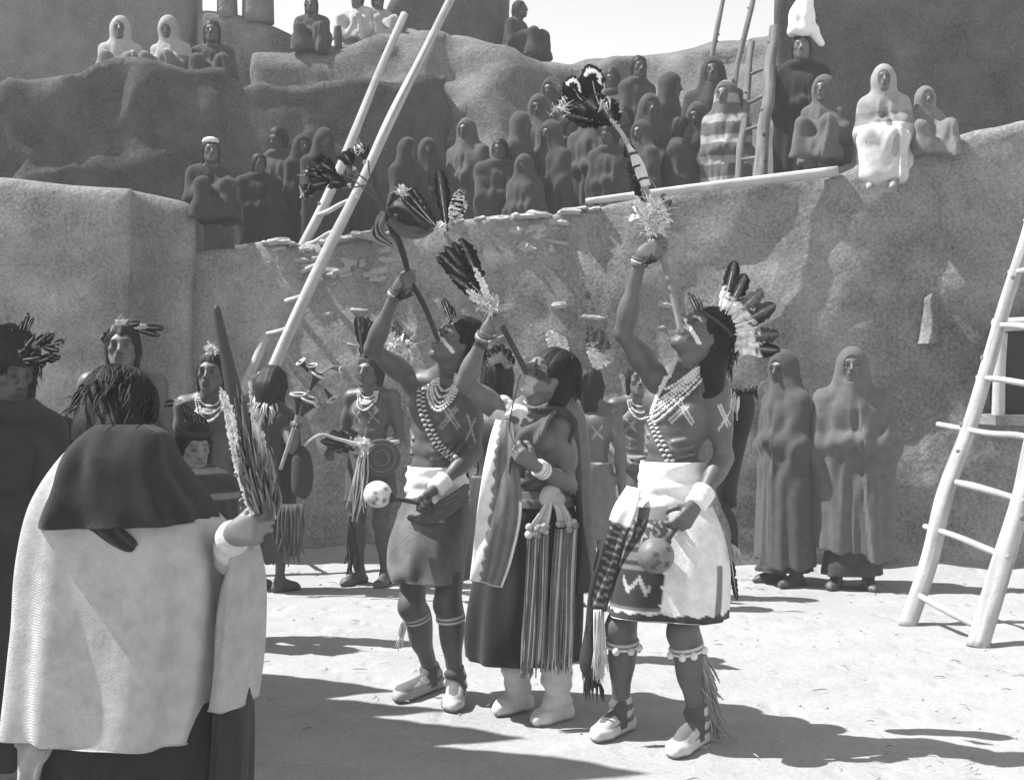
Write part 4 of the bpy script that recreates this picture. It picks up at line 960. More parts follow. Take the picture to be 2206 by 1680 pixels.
for i, (x, y) in enumerate(((952, 645), (958, 640), (966, 648), (975, 660))): mb.feather(P(972 + 3 * i, 695, 6.32), P(x, y, 6.34), .03, (-.2, -1, 0), dark=.015, light=.03, split=.3, rough=.7, seed=i + 3)
mb.obj('head_plume', M_FEATH, B)
mb = MB()
for k, (x0, y0, x1, y1, xb, yb) in enumerate(((946, 812, 982, 802, 956, 842), (940, 814, 986, 804, 950, 856), (934, 818, 988, 808, 946, 868), (930, 822, 990, 812, 944, 878), (924, 826, 992, 818, 943, 886))):
    pts = polyline_hits(bB, [(x0, y0), (x0 - 2, (y0 + yb) / 2), (xb, yb), ((xb + x1) / 2 + 8, (yb + y1) / 2 + 8), (x1, y1)], 26, .010 + .003 * (k % 2), 6.36)
    for _ in range(3): pts[1:-1] = (pts[:-2] + pts[1:-1] * 2 + pts[2:]) / 4
    beads(mb, pts, .0085 if k % 2 == 0 else .007, .75, seed=k + 9)
mb.obj('necklace', M_BEAD, B)
pts = polyline_hits(bB, [pb_(430, 960), pb_(430, 1060), pb_(470, 1170), pb_(520, 1270), pb_(575, 1330), pb_(630, 1370)], 40, .012, 6.4)
for _ in range(4): pts[1:-1] = (pts[:-2] + pts[1:-1] * 2 + pts[2:]) / 4
mb = MB()
for i in range(len(pts) - 1):
    t = nrm(pts[i + 1] - pts[i]); sd = nrm(np.cross(t, V3(0, 1, 0)))
    for m in (-1, 1): mb.ball(pts[i] + sd * m * .010, (.012, .008, .010), (.6 if (i + (m > 0)) % 2 else .05), nu=8, nv=5)
mb.obj('bandolier', M_CLOTHC, B)
garment('sash', B, [(876, 1004, 1003, 6.46, .118, 0), (874, 1006, 1030, 6.46, .122, 0), (873, 1008, 1060, 6.46, .126, .04), (870, 1010, 1080, 6.46, .130, .05)], M_WHITE, nu=80, nv=36, fold=.005, fk=(3, 5), foldfn=lambda v: .4 + math.sin(v * 20), c=.78, noise_=.006)
def drap(v, a): return .16 + .05 * math.sin(a * 3 + 5 * v) + .05 * mnoise.noise((math.cos(a) * 3, v * 2, math.sin(a) * 3))
garment('kilt', B, [(868, 1012, 1072, 6.46, .134, .06), (852, 1014, 1115, 6.45, .165, .05), (842, 1014, 1170, 6.44, .19, .03), (843, 1012, 1220, 6.44, .20, .0), (848, 1010, 1246, 6.44, .20, -.01)], M_CLOTHC, nu=140, nv=60, fold=.016, fk=(4, 9), c=drap, ex=2.3, noise_=.018)
mb = MB()
for i in range(3): mb.ribbon([P(1006, 1045 + 10 * i, 6.36), P(965, 1080 + 8 * i, 6.27), P(915, 1108 + 4 * i, 6.27), P(880, 1112, 6.30)], [.02, .05, .05, .02], (0, -.3, 1), th=.02, n=24, c=.16, cols=2, wave=.01, ph=i)
mb.obj('kilt_fold', M_CLOTHC, B)
u_ = nrm(JB['wrL'] - JB['elL']); cuff(B, JB['wrL'] - u_ * .07, JB['wrL'] + u_ * .008, .043, .041)
palmB = JB['wrL'] + hB * .075 + nrm(nB) * .03
rattle('white gourd rattle with dark pits in the fist of the man in grey kilt', P(814, 1064, 6.20), .062, palmB, .72)
wrist_tuft(B, JB['elR'], JB['wrR'], 5, n=22)
kneeband(B, lerp(JB['knR'], JB['anR'], .15) - RTB[:, 1] * .008, JB['knR'] - JB['anR'], .056, 0, 3, bells=False, g=.5)
kneeband(B, lerp(JB['knL'], JB['anL'], .17) - RTB[:, 1] * .008, JB['knL'] - JB['anL'], .056, 0, 4, bells=False, g=.7)
mb = MB(); mb.fringe(P(868, 1330, 6.46), P(874, 1330, 6.46), .16, 12, (-.18, 0, -1), r=.003, c=.7, seed=2); mb.obj('garter_tassel', M_LEATHER, B)
mocc(B, JB['anR'], JB['toeR'], .30, col=bandmoc, top=lerp(JB['anR'], JB['knR'], .08)); mocc(B, JB['anL'], JB['toeL'], .42, col=bandmoc, top=lerp(JB['anL'], JB['knL'], .13))

wB = thing('feathered_pipe', 'dark pipe branching into white tipped plumes, blown by the man in grey kilt', 'feathered pipe', P(944, 731, 6.21), 'feathered pipes held to the sky')
mb = MB(); mb.tube([P(945, 734, 6.21), P(915, 660, 6.24), gB, P(868, 545, 6.27), P(850, 500, 6.28), P(825, 455, 6.30)], [.011, .012, .012, .015, .016, .014], 10, [.06, .04, .03, .03, .03, .03], smooth=50); mb.obj('stem', M_CLOTHC, wB)
mb = MB()
for pts in ([(838, 480), (812, 430), (795, 395), (768, 372), (742, 352)], [(832, 470), (815, 428), (790, 400), (750, 405), (705, 402)], [(830, 465), (808, 420), (798, 385), (793, 345)], [(828, 462), (806, 428), (786, 408), (758, 385), (720, 370)], [(858, 530), (842, 505), (835, 480), (826, 468)]): mb.tube([P(x, y, 6.28 + .02 * (i % 2)) for i, (x, y) in enumerate(pts)], .0042, 6, .10, smooth=24)
mb.obj('stalk', M_CLOTHC, wB)
mb = MB(); 
for i in range(5): mb.ribbon([P(826 - 3 * i, 455 + 5 * i, 6.26), P(816 - 2 * i, 485 + 6 * i, 6.25), P(832 + 4 * i, 515 + 4 * i, 6.26)], [.02, .035, .012], (1, 0, .2), th=.006, n=14, c=.03 if i % 2 else .3, wave=.01, ph=i)
mb.obj('wrapped_knot', M_CLOTHC, wB)
def flower(parent, c, dr, r, seed, g=.02):
    mb = MB(); rg = random.Random(seed); dr = nrm(dr); x = nrm(np.cross(dr, V3(0, 1, .1))); y = np.cross(dr, x)
    for k in range(9):
        a = 2 * math.pi * k / 9 + rg.uniform(-.2, .2); o = x * math.cos(a) + y * math.sin(a); mb.feather(c, c + dr * r * 1.5 + o * r * rg.uniform(.5, .9), r * 1.15, nrm(dr - o * .4), dark=g, light=g * 1.5, split=.1, white_tip=.32 if k % 2 == 0 else 0, rough=.3, n=12, tipw=.7, seed=seed + k)
    return mb.obj('plume', M_FEATH, parent)
for i, (x, y, dx, dz, r) in enumerate(((782, 335, -.1, 1, .042), (748, 352, -.4, .7, .05), (712, 368, -.8, .6, .055), (690, 350, -.7, .9, .04), (700, 392, -1, -.1, .06), (668, 405, -1, -.5, .045), (735, 395, -.8, .2, .05), (680, 375, -1, .3, .045))):
    flower(wB, P(x + 12 * (1 if dx < -.3 else .2), y + 8 * dz, 6.28), V3(dx, -.25, dz), r, 60 + 11 * i)
down(wB, P(775, 322, 6.24), 24, .015, .04, 12, dirs=(0, 0, .7)); down(wB, P(670, 372, 6.26), 24, .015, .04, 13, dirs=(-.8, 0, .3)); down(wB, P(655, 415, 6.26), 16, .015, .04, 14, dirs=(-.6, 0, -.5))
mb = MB(); mb.ribbon([P(838, 455, 6.24), P(862, 440, 6.20), P(895, 462, 6.2), P(928, 490, 6.2)], [.06, .14, .12, .03], (.25, 0, 1), th=.012, n=26, c=lambda t, u: .03 + .10 * (abs(u - .1) < .3) * (t > .2), cols=3, wave=.022, ph=1); mb.ribbon([P(840, 470, 6.25), P(870, 495, 6.23), P(905, 500, 6.22), P(935, 492, 6.22)], [.04, .06, .05, .02], (.1, 0, 1), th=.012, n=22, c=.14, cols=2, wave=.02, ph=2)
mb.obj('dark_cloth', M_CLOTHC, wB)

# ------------------------------------------------------------------ the robed one in the middle
C = thing('person', 'person in dark skirt and white bordered robe with long tassel belt, blowing a pipe', 'person', GP(1140, 1530))
HC = P(1180, 812, 5.97); RC = frame((-.74, -.40, .48), (.45, .12, .85)); gC = P(1078, 694, 5.90); poleC = nrm(P(1055, 650, 5.89) - P(1133, 799, 5.87))
JC = dict(neck=P(1160, 872, 6.05), head=HC, hR=RC, hs=1.0, chest=P(1146, 962, 6.08), waist=P(1146, 1060, 6.10), pelvis=P(1148, 1130, 6.12),
          shR=P(1092, 896, 6.19), shL=P(1210, 912, 5.98), elR=P(1001, 824, 6.08), elL=P(1226, 1046, 5.99), wrL=P(1152, 1002, 5.80),
          hiR=P(1110, 1150, 6.18), hiL=P(1188, 1155, 6.04), knR=P(1108, 1340, 6.12), knL=P(1190, 1345, 5.98), anR=P(1117, 1485, 6.20), anL=P(1203, 1503, 6.02), toeR=GP(1072, 1540), toeL=GP(1155, 1562))
grip(JC, 'R', gC, poleC, (.55, -.75, .1))
S, RTC = body_sdf(JC, fat=1.05); hand_sdf(S, *JC['handR'], curl=(68, 82, 50), sc=.95)
hC = nrm(P(1105, 968, 5.74) - JC['wrL']); hand_sdf(S, JC['wrL'] + hC * .01, hC, (.2, .9, .1), -1, curl=(55, 60, 40), sc=.92)
VC, FC = S.mesh(.0055); bC = snap_bvh(VC, FC); cC = head_col(VC, HC, RC, 1.0, .14); cC = face_paint(VC, HC, RC, 1.0, cC, .42, 'chin'); mesh_obj('body', VC, FC, M_SKIN, C, cC)
hair_obj(C, HC, RC, 1.07, 'crop', seed=6, wisps=60, strands=260)
# blouse: white cloth following the chest, with darker worn patches
S = SDF(); up = RTC[:, 2]
S.ell(JC['chest'], (.172, .118, .17), RTC, .05); S.ell(JC['chest'] + up * .085, (.15, .10, .07), RTC, .05); S.ell(JC['waist'], (.140, .112, .13), RTC, .06)
S.cone(JC['neck'] - up * .01, JC['shR'] - up * .012, .06, .062, .04); S.cone(JC['neck'] - up * .01, JC['shL'] - up * .02 - RTC[:, 0] * .03, .056, .046, .04)
S.cone(JC['shR'], lerp(JC['shR'], JC['elR'], .22), .064, .06, .03)
v, f = S.mesh(.008, lambda p: .006 * np.sin(p[:, 0] * 60 + p[:, 2] * 45) + .005 * np.sin(p[:, 2] * 80 - p[:, 0] * 30))
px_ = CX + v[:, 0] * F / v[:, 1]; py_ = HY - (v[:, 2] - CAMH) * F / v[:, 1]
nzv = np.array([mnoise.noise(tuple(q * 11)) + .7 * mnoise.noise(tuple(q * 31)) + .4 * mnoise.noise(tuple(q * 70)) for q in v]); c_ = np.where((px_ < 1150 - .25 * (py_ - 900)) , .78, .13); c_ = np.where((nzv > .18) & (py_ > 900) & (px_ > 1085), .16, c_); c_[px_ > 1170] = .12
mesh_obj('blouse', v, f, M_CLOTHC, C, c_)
garment('skirt', C, [(1075, 1235, 1060, 6.10, .15, 0), (1050, 1245, 1130, 6.10, .18, 0), (1028, 1250, 1220, 6.12, .20, 0), (1010, 1250, 1320, 6.12, .21, -.01), (1006, 1247, 1395, 6.12, .21, -.03), (1008, 1246, 1418, 6.12, .21, -.03)], M_CLOTHC, nu=130, nv=60, fold=.014, fk=(6, 11), c=lambda v, a: .028, noise_=.015, ex=2.2)
garment('belt', C, [(1082, 1236, 1052, 6.08, .158, 0), (1080, 1238, 1070, 6.08, .165, 0), (1078, 1240, 1088, 6.08, .168, 0)], M_CLOTHC, nu=70, nv=14, fold=.003, c=lambda v, a: .12 + .1 * (.4 < v < .6), foldfn=lambda v: 1)
mb = MB(); mb.ribbon([P(1086, 905, 5.98), P(1082, 950, 5.92), P(1080, 1010, 5.90), P(1076, 1100, 5.88), P(1062, 1190, 5.88), P(1047, 1256, 5.90)], [.07, .11, .15, .185, .17, .14], (1, -.12, 0), th=.012, n=80, cols=6, wave=.008,
    c=lambda t, u: .8 if u < -.42 + .07 * math.sin(t * 85) else (.8 if (u > .9 and t > .55) or t > .99 else .17 + .04 * math.sin(u * 14)))
mb.obj('robe_front', M_CLOTHC, C)
mb = MB(); mb.ribbon([P(1158, 884, 5.92), P(1200, 882, 5.93), P(1232, 900, 6.0), P(1248, 960, 6.07), P(1256, 1060, 6.11), P(1262, 1170, 6.12), P(1266, 1270, 6.12)], [.10, .15, .22, .26, .27, .28, .30], (.30, 1, 0), th=.016, n=60, c=lambda t, u: .06 + .12 * (u > -.2) * (t > .3), cols=5, wave=.022)
mb.ribbon([P(1190, 885, 5.88), P(1165, 915, 5.86), P(1138, 950, 5.86), P(1118, 985, 5.88), P(1112, 1030, 5.92)], [.08, .12, .11, .09, .07], (.7, -.1, .7), th=.014, n=40, c=.10, cols=4, wave=.014, ph=2)
mb.obj('mantle', M_CLOTHC, C)
ax_ = nrm(JC['wrL'] - JC['elL']); x_ = nrm(np.cross(ax_, V3(0, 1, 0))); mb = MB(); mb.tube([lerp(JC['elL'], JC['wrL'], .72 + .2 * k / 8) for k in range(9)], [.0375 + .0015 * math.sin(k * 2) for k in range(9)], 22, [.75, .75, .8, .2, .75, .75, .2, .8, .75]); mb.obj('bracelet', M_CLOTHC, C)
wrist_tuft(C, JC['elR'], JC['wrR'], 9, n=8, g=.3)
mb = MB(); pts = [P(1125, 834, 5.9)] + list(polyline_hits(bC, [(1128, 862), (1140, 874), (1160, 876), (1180, 868)], 20, .010, 5.95)); beads(mb, pts[1:], .0065, .7, seed=4); mb.obj('necklace', M_BEAD, C)
mb = MB(); mb.tube([P(1121, 806, 5.86), P(1112, 840, 5.84), P(1099, 900, 5.82), P(1098, 925, 5.82), P(1108, 955, 5.76)], .0035, 6, .05, smooth=30); mb.obj('mouth_cord', M_LEATHER, C)
tb = MB(); rg = random.Random(12)
tb.ball(P(1187, 1064, 5.90), (.045, .035, .04), .45, nu=14, nv=10); tb.ball(P(1176, 1072, 5.89), (.03, .03, .035), .5, nu=12, nv=8); tb.ball(P(1200, 1075, 5.89), (.035, .03, .035), .4, nu=12, nv=8)
tsl = tb.obj('tassel_belt', M_CLOTHC, C)
mb = MB()
for i in range(9): x1 = 1137 + 5 * i; mb.tube([P(1180 + i, 1075, 5.88), P((1180 + i + x1) / 2 + 2, 1108, 5.86), P(x1, 1140, 5.87)], .0055, 6, rg.uniform(.3, .7), smooth=10)
for i in range(8): x1 = 1203 + 5 * i; mb.tube([P(1192 + 2 * i, 1075, 5.88), P((1192 + 2 * i + x1) / 2 + 3, 1105, 5.86), P(x1, 1132, 5.87)], .0055, 6, rg.uniform(.3, .65), smooth=10)
mb.obj('cord', M_CLOTHC, tsl)
mb = MB()
for i in range(14): mb.ball(P(1138 + rg.uniform(0, 42), 1142 + rg.uniform(-12, 16), 5.86), rg.uniform(.011, .019), rg.uniform(.3, .7), nu=9, nv=6)
mb.obj('bead_cluster', M_CLOTHC, tsl); mb = MB()
for i in range(11): mb.ball(P(1203 + rg.uniform(0, 38), 1130 + rg.uniform(-8, 10), 5.86), rg.uniform(.010, .016), rg.uniform(.2, .5), nu=9, nv=6)
mb.obj('bead_cluster', M_CLOTHC, tsl)
for nm, (xa, xb, xc, xd, yt, yb, n, sd) in (('fringe', (1138, 1182, 1120, 1172, 1148, 1462, 75, 1)), ('fringe', (1196, 1243, 1178, 1234, 1138, 1452, 75, 2))):
    mb = MB(); rg = random.Random(sd)
    for i in range(n):
        t = (i + rg.random()) / n; d0 = 5.86 + rg.uniform(0, .05); a = P(xa + (xb - xa) * t, yt, d0); e = P(xc + (xd - xc) * t + rg.uniform(-4, 4), yb - rg.uniform(0, 45), d0 - .02); g = .65 if rg.random() < .22 else rg.uniform(.14, .30)
        mb.tube([a, lerp(a, e, .35) + V3(rg.uniform(-1, 1) * .006, 0, 0), lerp(a, e, .7) + V3(rg.uniform(-1, 1) * .006, 0, 0), e], [.0045, .0042, .004, .003], 5, g, smooth=10)
    mb.obj(nm, M_CLOTHC, tsl)
def boot(v, t, c): c = c.copy(); c[(v[:, 2] > .06) & (np.sin(v[:, 2] * 55 + t * 30) > .9)] = .3; return c
for m, k in (('anR', 'R'), ('anL', 'L')):
    S = SDF(); an, toe, kn = JC['an' + k], JC['toe' + k], JC['kn' + k]; foot_sdf(S, an, toe, 1.0, .007); S.cone(an, lerp(an, kn, .30), .050, .062, .03); S.cone(lerp(an, kn, .3), lerp(an, kn, .75), .062, .068, .03)
    v, f = S.mesh(.007, lambda p: .004 * np.sin(p[:, 2] * 95 + 12 * p[:, 0]) * (p[:, 2] > .06) * (p[:, 2] < .3)); c = np.full(len(v), .52); c[v[:, 2] < .012] = .25; mesh_obj('boot', v, f, M_LEATHER, C, c)

wC = thing('feathered_pipe', 'pipe with black hackle and banded upright plumes, blown by the robed person', 'feathered pipe', P(1133, 799, 5.87), 'feathered pipes held to the sky')
mb = MB(); mb.tube([P(1135, 803, 5.87), P(1105, 745, 5.885), gC, P(1050, 645, 5.89), P(1012, 585, 5.90), P(975, 530, 5.91), P(955, 490, 5.92)], [.012, .012, .012, .011, .010, .009, .007], 10, [.06, .06, .05, .25, .3, .2, .2], smooth=50); mb.obj('stem', M_CLOTHC, wC)
for i, (a, b, w) in enumerate((((1045, 640), (945, 545), .05), ((1048, 645), (958, 530), .05), ((1050, 650), (975, 520), .05), ((1050, 640), (990, 512), .05), ((1048, 640), (1003, 520), .045), ((1052, 648), (950, 565), .05), ((1050, 650), (968, 590), .05), ((1052, 655), (985, 608), .045), ((1050, 650), (940, 552), .04))):
    fthing(wC, P(*a, 5.87 + .008 * (i % 4)), P(*b, 5.84 + .03 * (i % 3)), w * 1.5, 80 + i, dark=.012, light=.02, split=.1, rough=.4, white_tip=.06 if i % 3 == 0 else 0, nor=(.3 * (i % 3 - 1), -1, .1))
for i, (a, b) in enumerate((((1055, 650), (1003, 625)), ((1055, 655), (1010, 640)), ((1058, 650), (1020, 575)), ((1056, 645), (1030, 590)), ((1058, 655), (1035, 610)))): fthing(wC, P(*a, 5.86), P(*b, 5.85), .04, 95 + i, dark=.8, light=.85, split=.9, rough=.6, bend=.08)
down(wC, P(1055, 658, 5.87), 240, .02, .065, 21, dirs=(-.25, 0, .1))
fthing(wC, P(962, 500, 5.91), P(944, 362, 5.91), .075, 101, dark=.015, light=.02, split=.1, white_tip=.13, rough=.2); fthing(wC, P(965, 500, 5.92), P(952, 372, 5.95), .055, 102, dark=.05, light=.25, split=.4, white_tip=.1)
fthing(wC, P(968, 480, 5.90), P(992, 408, 5.89), .062, 103, bars=4.5, dark=.02, light=.75); fthing(wC, P(970, 485, 5.91), P(1004, 432, 5.89), .05, 104, bars=4, dark=.02, light=.75)
for i, (x, y) in enumerate(((868, 402), (882, 395), (895, 425), (858, 420), (905, 440), (872, 430))): fthing(wC, P(945, 495, 5.92), P(x, y, 5.90 + .01 * i), .045, 110 + i, dark=.02, light=.03, split=.1, white_tip=.18 if i < 4 else 0, rough=.4)
down(wC, P(950, 490, 5.9), 70, .015, .045, 22); down(wC, P(868, 412, 5.9), 60, .015, .045, 23, dirs=(-.3, 0, .5))

# ------------------------------------------------------------------ blanket-wrapped and bare-chested onlookers
def pn(q, fr, seed, n=7):
    rg = np.random.default_rng(seed); K = rg.normal(size=(n, 3)) * fr; ph = rg.uniform(0, 6.28, n); return np.sin(q @ K.T + ph).sum(1) / math.sqrt(n)
def blanket_sdf(J, hem=.30, wide=1.0, hood=True, deep=1.0, flare=1.0):
    S = SDF(); s = J['s']; fw, lv = J['F'], J['Lv']; R = np.stack([lv, fw, V3(0, 0, 1)], 1); b = J['base']
    Z = lambda z, f=0, l=0: b + V3(0, 0, z * s) + fw * f * s + lv * l * s
    for m in (-1, 0, 1):
        S.cone(Z(1.27, -.01, m * .085 * wide), Z(hem - .12, .0, m * .10 * wide * flare), .122 * s, .135 * flare * s, .07)
        S.cone(Z(1.22, .03, m * .05 * wide), Z(hem - .12, .07, m * .08 * wide), .10 * s, .11 * s, .06)
    for m in (-1, 1):
        S.cone(Z(1.41, -.015, m * .05), Z(1.355, -.01, m * .15 * wide), .06 * s, .072 * s, .05)
        S.cone(Z(1.33, 0, m * .16 * wide), Z(1.02, .04, m * .185 * wide), .072 * s, .075 * s, .04); S.cone(Z(1.02, .04, m * .185 * wide), Z(1.06, .15, m * .03), .072 * s, .065 * s, .05)
        S.cone(Z(1.02, .04, m * .18 * wide), Z(hem - .05, .03, m * .16 * wide), .06 * s, .05 * s, .07)
    if not hood:
        S.chain([Z(1.435, .03, math.sin(t) * .085) + fw * (math.cos(t) * .075 - .03) * s for t in np.linspace(0, 6.283, 13)], [.030 * s] * 13, .03)
        for m in (-1, 1): S.cone(Z(1.43, -.02, m * .07), Z(1.36, -.01, m * .165 * wide), .05 * s, .07 * s, .05)
    if hood:
        hd, hR, hs = J['head'], J['hR'], J['hs']; T = lambda x, y, z: hd + hR @ (np.array([x, y, z]) * hs)
        S.ell(T(0, -.02, .02), np.array([.100, .116, .128]) * hs, hR, .03)
        for m in (-1, 1): S.cone(T(m * .03, -.02, .0), Z(1.38, -.01, m * .08), .082 * s, .085 * s, .04)
        S.cone(T(0, .035, -.135), Z(1.30, .05), .065 * s, .10 * s, .04)
        S.ell(T(0, .13, -.005), np.array([.058, .11, .082]) * hs, hR, .015, True)
    S.cut(Z(hem), V3(0, 0, 1) + fw * .12 + lv * .10, .012)
    return S
def fold_fn(J, seed, amp=.010):
    """the blanket's cloth: hanging folds, a lapped front edge, diagonal drags from the held hands, and crumple"""
    rg = random.Random(seed); p = [rg.uniform(0, 6) for _ in range(6)]; b, fw, lv, s = J['base'], J['F'], J['Lv'], J['s']; sl = rg.uniform(-.7, .7)
    def fn(q):
        l = (q - b) @ lv; f_ = (q - b) @ fw; a = np.arctan2(l, f_); z = (q[:, 2] - b[2]) / s; lo = np.clip(1.35 - z, 0, 1.2) * np.clip((1.42 - z) * 6, 0, 1)
        w = (.003 + amp * lo) * np.clip((1.45 - z) * 8, 0, 1)
        d = w * (.8 * np.sin(a * 5 + p[0] + 1.2 * z) + .7 * np.sin(a * 11 + p[1] - 2.2 * z + 1.5 * np.sin(z * 3)) + .3 * np.sin(a * 17 + p[2] + 2 * z))
        d += .008 * np.sin(z * 20 - 9 * np.abs(l) / .2 + p[3]) * np.clip(1 - np.abs(z - 1.0) * 2.2, 0, 1)
        d += (((a - .35 - sl * (1.2 - z)) / (2 * math.pi)) % 1.0 - .5) * .030 * np.clip((1.36 - z) * 5, 0, 1)
        return d + .0020 * pn(q, 14, seed) + .0006 * pn(q, 55, seed + 1)
    return fn
def wrapped(label, base, ang, h, g, seed, vox=.013, hood=True, hem=.30, wide=1.0, hd=(0, 1, 0), skin=.10, group=None, stripes=None, hair=True, mats=M_CLOTHC, legs=True, legg=.12, pos=None, robe=None, flare=1.0, famp=.010):
    t = thing('person', label, 'person', base, group); J = pose(base, ang, h, hd=hd, **(pos or {}))
    S, R = body_sdf(J, J['s'], arms=(), legs=legs); v, f = S.mesh(vox); c = head_col(v, J['head'], J['hR'], J['hs'], skin); z = (v[:, 2] - base[2]) / J['s']
    c[(z < .85)] = legg; mesh_obj('body', v, f, M_SKIN, t, c)
    if robe is not None:
        u = lambda z: np.asarray(base) + V3(0, 0, z * J['s']); mb = MB(); mb.loft([(u(hem + .25), .15, .12), (u(hem), .18, .14), (u(lerp(hem, .1, .6)), .20, .155), (u(.10), .205, .16)], nu=60, nv=22, fold=.016, fk=(5, 9), ph=(seed, seed * 2), c=robe, noise_=.015); mb.obj('robe', M_CLOTHC, t)
    S = blanket_sdf(J, hem, wide, hood, 1.0, flare); v, f = S.mesh(vox, fold_fn(J, seed, famp)); c = np.full(len(v), g); z = (v[:, 2] - base[2]) / J['s']
    if stripes: c[(np.sin(z * stripes[0] + 2 * v[:, 0]) > stripes[2])] = stripes[1]
    mesh_obj('blanket', v, f, mats, t, c)
    if hair and not hood: hair_obj(t, J['head'], J['hR'], J['hs'], 'bob', vox=max(.009, vox * .8), seed=seed, wisps=40)
    return t, J
def bare(label, base, ang, h, seed, skin=.10, kilt=.12, hair='long', vox=.010, paint_=True, group=None, neck=True, leggings=None, kl=(.98, .50), hd=(0, 1, 0), armsover=None, shoes=.10, hands=True, facepaint=None):
    t = thing('person', label, 'person', base, group); J = pose(base, ang, h, hd=hd, **(armsover or {})); s = J['s']
    S, R = body_sdf(J, s)
    if hands:
        for m, th in (('L', -1), ('R', 1)):
            d_ = nrm(J['wr' + m] - J['el' + m]); hand_sdf(S, J['wr' + m], d_, J['F'] * .3 + J['Lv'] * (-1 if m == 'L' else 1), th, curl=(35, 40, 25), sc=s, thumb='relax')
    v, f = S.mesh(vox); c = head_col(v, J['head'], J['hR'], J['hs'], skin); b_ = snap_bvh(v, f)
    if facepaint: c = face_paint(v, J['head'], J['hR'], J['hs'], c, .5, facepaint)
    z = (v[:, 2] - base[2]) / s
    if leggings is not None: c[z < .9] = leggings
    c[z < .11] = shoes
    if paint_:
        q = (v - J['chest']) @ R / s
        for x0 in (-.07, .07):
            for sg in (-1, 1):
                dist = np.abs((q[:, 0] - x0) * .77 + sg * (q[:, 2] - .02) * .64); k = (dist < .006) & (np.abs(q[:, 0] - x0) < .04) & (np.abs(q[:, 2] - .02) < .05) & (np.abs(q[:, 1]) > .03); c[k] = .35
    mesh_obj('body', v, f, M_SKIN, t, c)
    if hair: hair_obj(t, J['head'], J['hR'], J['hs'], hair, vox=.009, seed=seed, wisps=45, length=.13)
    if neck:
        mb = MB(); rg = random.Random(seed); nk = J['neck']
        for k in range(3):
            w, hgt = (.062 + .012 * k) * s, (.05 + .045 * k) * s; pts = []
            for q in np.linspace(-.25, math.pi + .25, 22):
                p = nk + J['Lv'] * w * math.cos(q) - V3(0, 0, 1) * hgt * max(0, math.sin(q)) + J['F'] * (.05 + .05 * max(0, math.sin(q))) * s
                h_, n_, i_, di = b_.ray_cast(Vector(p + J['F'] * .3), Vector(-J['F'])); pts.append(np.array(h_) + J['F'] * .008 if h_ is not None and di < .45 else p)
            beads(mb, pts, .0075, .62, seed=k)
        mb.obj('necklace', M_BEAD, t)
    if kilt is not None:
        u = lambda z: base + V3(0, 0, z * s); z0, z1 = kl; mb = MB()
        mb.loft([(u(z0 + .06), .145 * s, .125 * s), (u(z0), .16 * s, .14 * s), (u(lerp(z0, z1, .5)), .185 * s, .165 * s), (u(z1), .20 * s, .18 * s)], nu=64, nv=24, fold=.012, fk=(5, 9), ph=(seed, 1.7 * seed), c=lambda v, a: kilt * (2.6 if v < .12 else 1) , noise_=.012); mb.obj('kilt', M_CLOTHC, t)
    return t, J
def hfeather(parent, J, local, tip_px, w, seed, **kw):
    a = J['head'] + J['hR'] @ (np.array(local) * J['hs']); mb = MB(); mb.feather(a, P(tip_px[0], tip_px[1], a[1] + kw.pop('dd', 0)), w, (0, -1, .1), seed=seed, **kw); return mb.obj('feather', M_FEATH, parent)

# the old man in the white blanket, seen from behind
FM = thing('person', 'bowed person in white blanket seen from behind gripping a feathered staff', 'person', P(265, 1680, 3.75) * [1, 1, 0])
HF = P(256, 917, 3.78); RF = frame((.10, .88, -.46), (.02, .46, .88))
JF = dict(neck=P(262, 985, 3.68), head=HF, hR=RF, hs=.98, chest=P(275, 1110, 3.70), waist=P(275, 1290, 3.72), pelvis=P(275, 1400, 3.74), shL=P(165, 1085, 3.72), shR=P(380, 1085, 3.70), elL=P(95, 1290, 3.70), elR=P(500, 1240, 3.78), wrL=P(88, 1500, 3.66), wrR=P(550, 1168, 3.60),
          hiL=P(200, 1430, 3.76), hiR=P(350, 1430, 3.76), knL=P(190, 1690, 3.74), knR=P(380, 1690, 3.74), anL=P(190, 1925, 3.78), anR=P(400, 1925, 3.74), toeL=P(200, 0, 3.95) * [1, 1, 0], toeR=P(400, 0, 3.92) * [1, 1, 0])
poleF = nrm(P(500, 850, 3.54) - P(566, 1140, 3.52)); gF = P(566, 1135, 3.52); grip(JF, 'R', gF, poleF, (.5, -.4, .5))
S, RTF = body_sdf(JF); hand_sdf(S, *JF['handR'], curl=(66, 80, 48)); dl = nrm(V3(.02, -.03, -1)); hand_sdf(S, JF['wrL'], dl, V3(1, 0, 0), -1, curl=(25, 30, 20), thumb='relax')
v, f = S.mesh(.0065); c = head_col(v, HF, RF, 1, .14); mesh_obj('body', v, f, M_SKIN, FM, c)
hair_obj(FM, HF, RF, 1.16, 'crop', seed=31, wisps=60, vox=.006, strands=420)
garment('blanket', FM, [(222, 312, 926, 3.68, .05, 0), (180, 356, 938, 3.69, .10, -.05), (142, 370, 985, 3.70, .145, -.08), (108, 410, 1055, 3.71, .17, -.06), (84, 472, 1130, 3.71, .18, -.04), (64, 497, 1240, 3.72, .19, -.02), (57, 488, 1350, 3.72, .19, 0), (48, 470, 1480, 3.72, .19, 0), (42, 450, 1562, 3.72, .19, -.02), (42, 448, 1574, 3.72, .19, -.02)],
        M_CLOTHC, nu=200, nv=140, fold=.022, fk=(4, 9), c=.40, ex=3.1, noise_=.022)
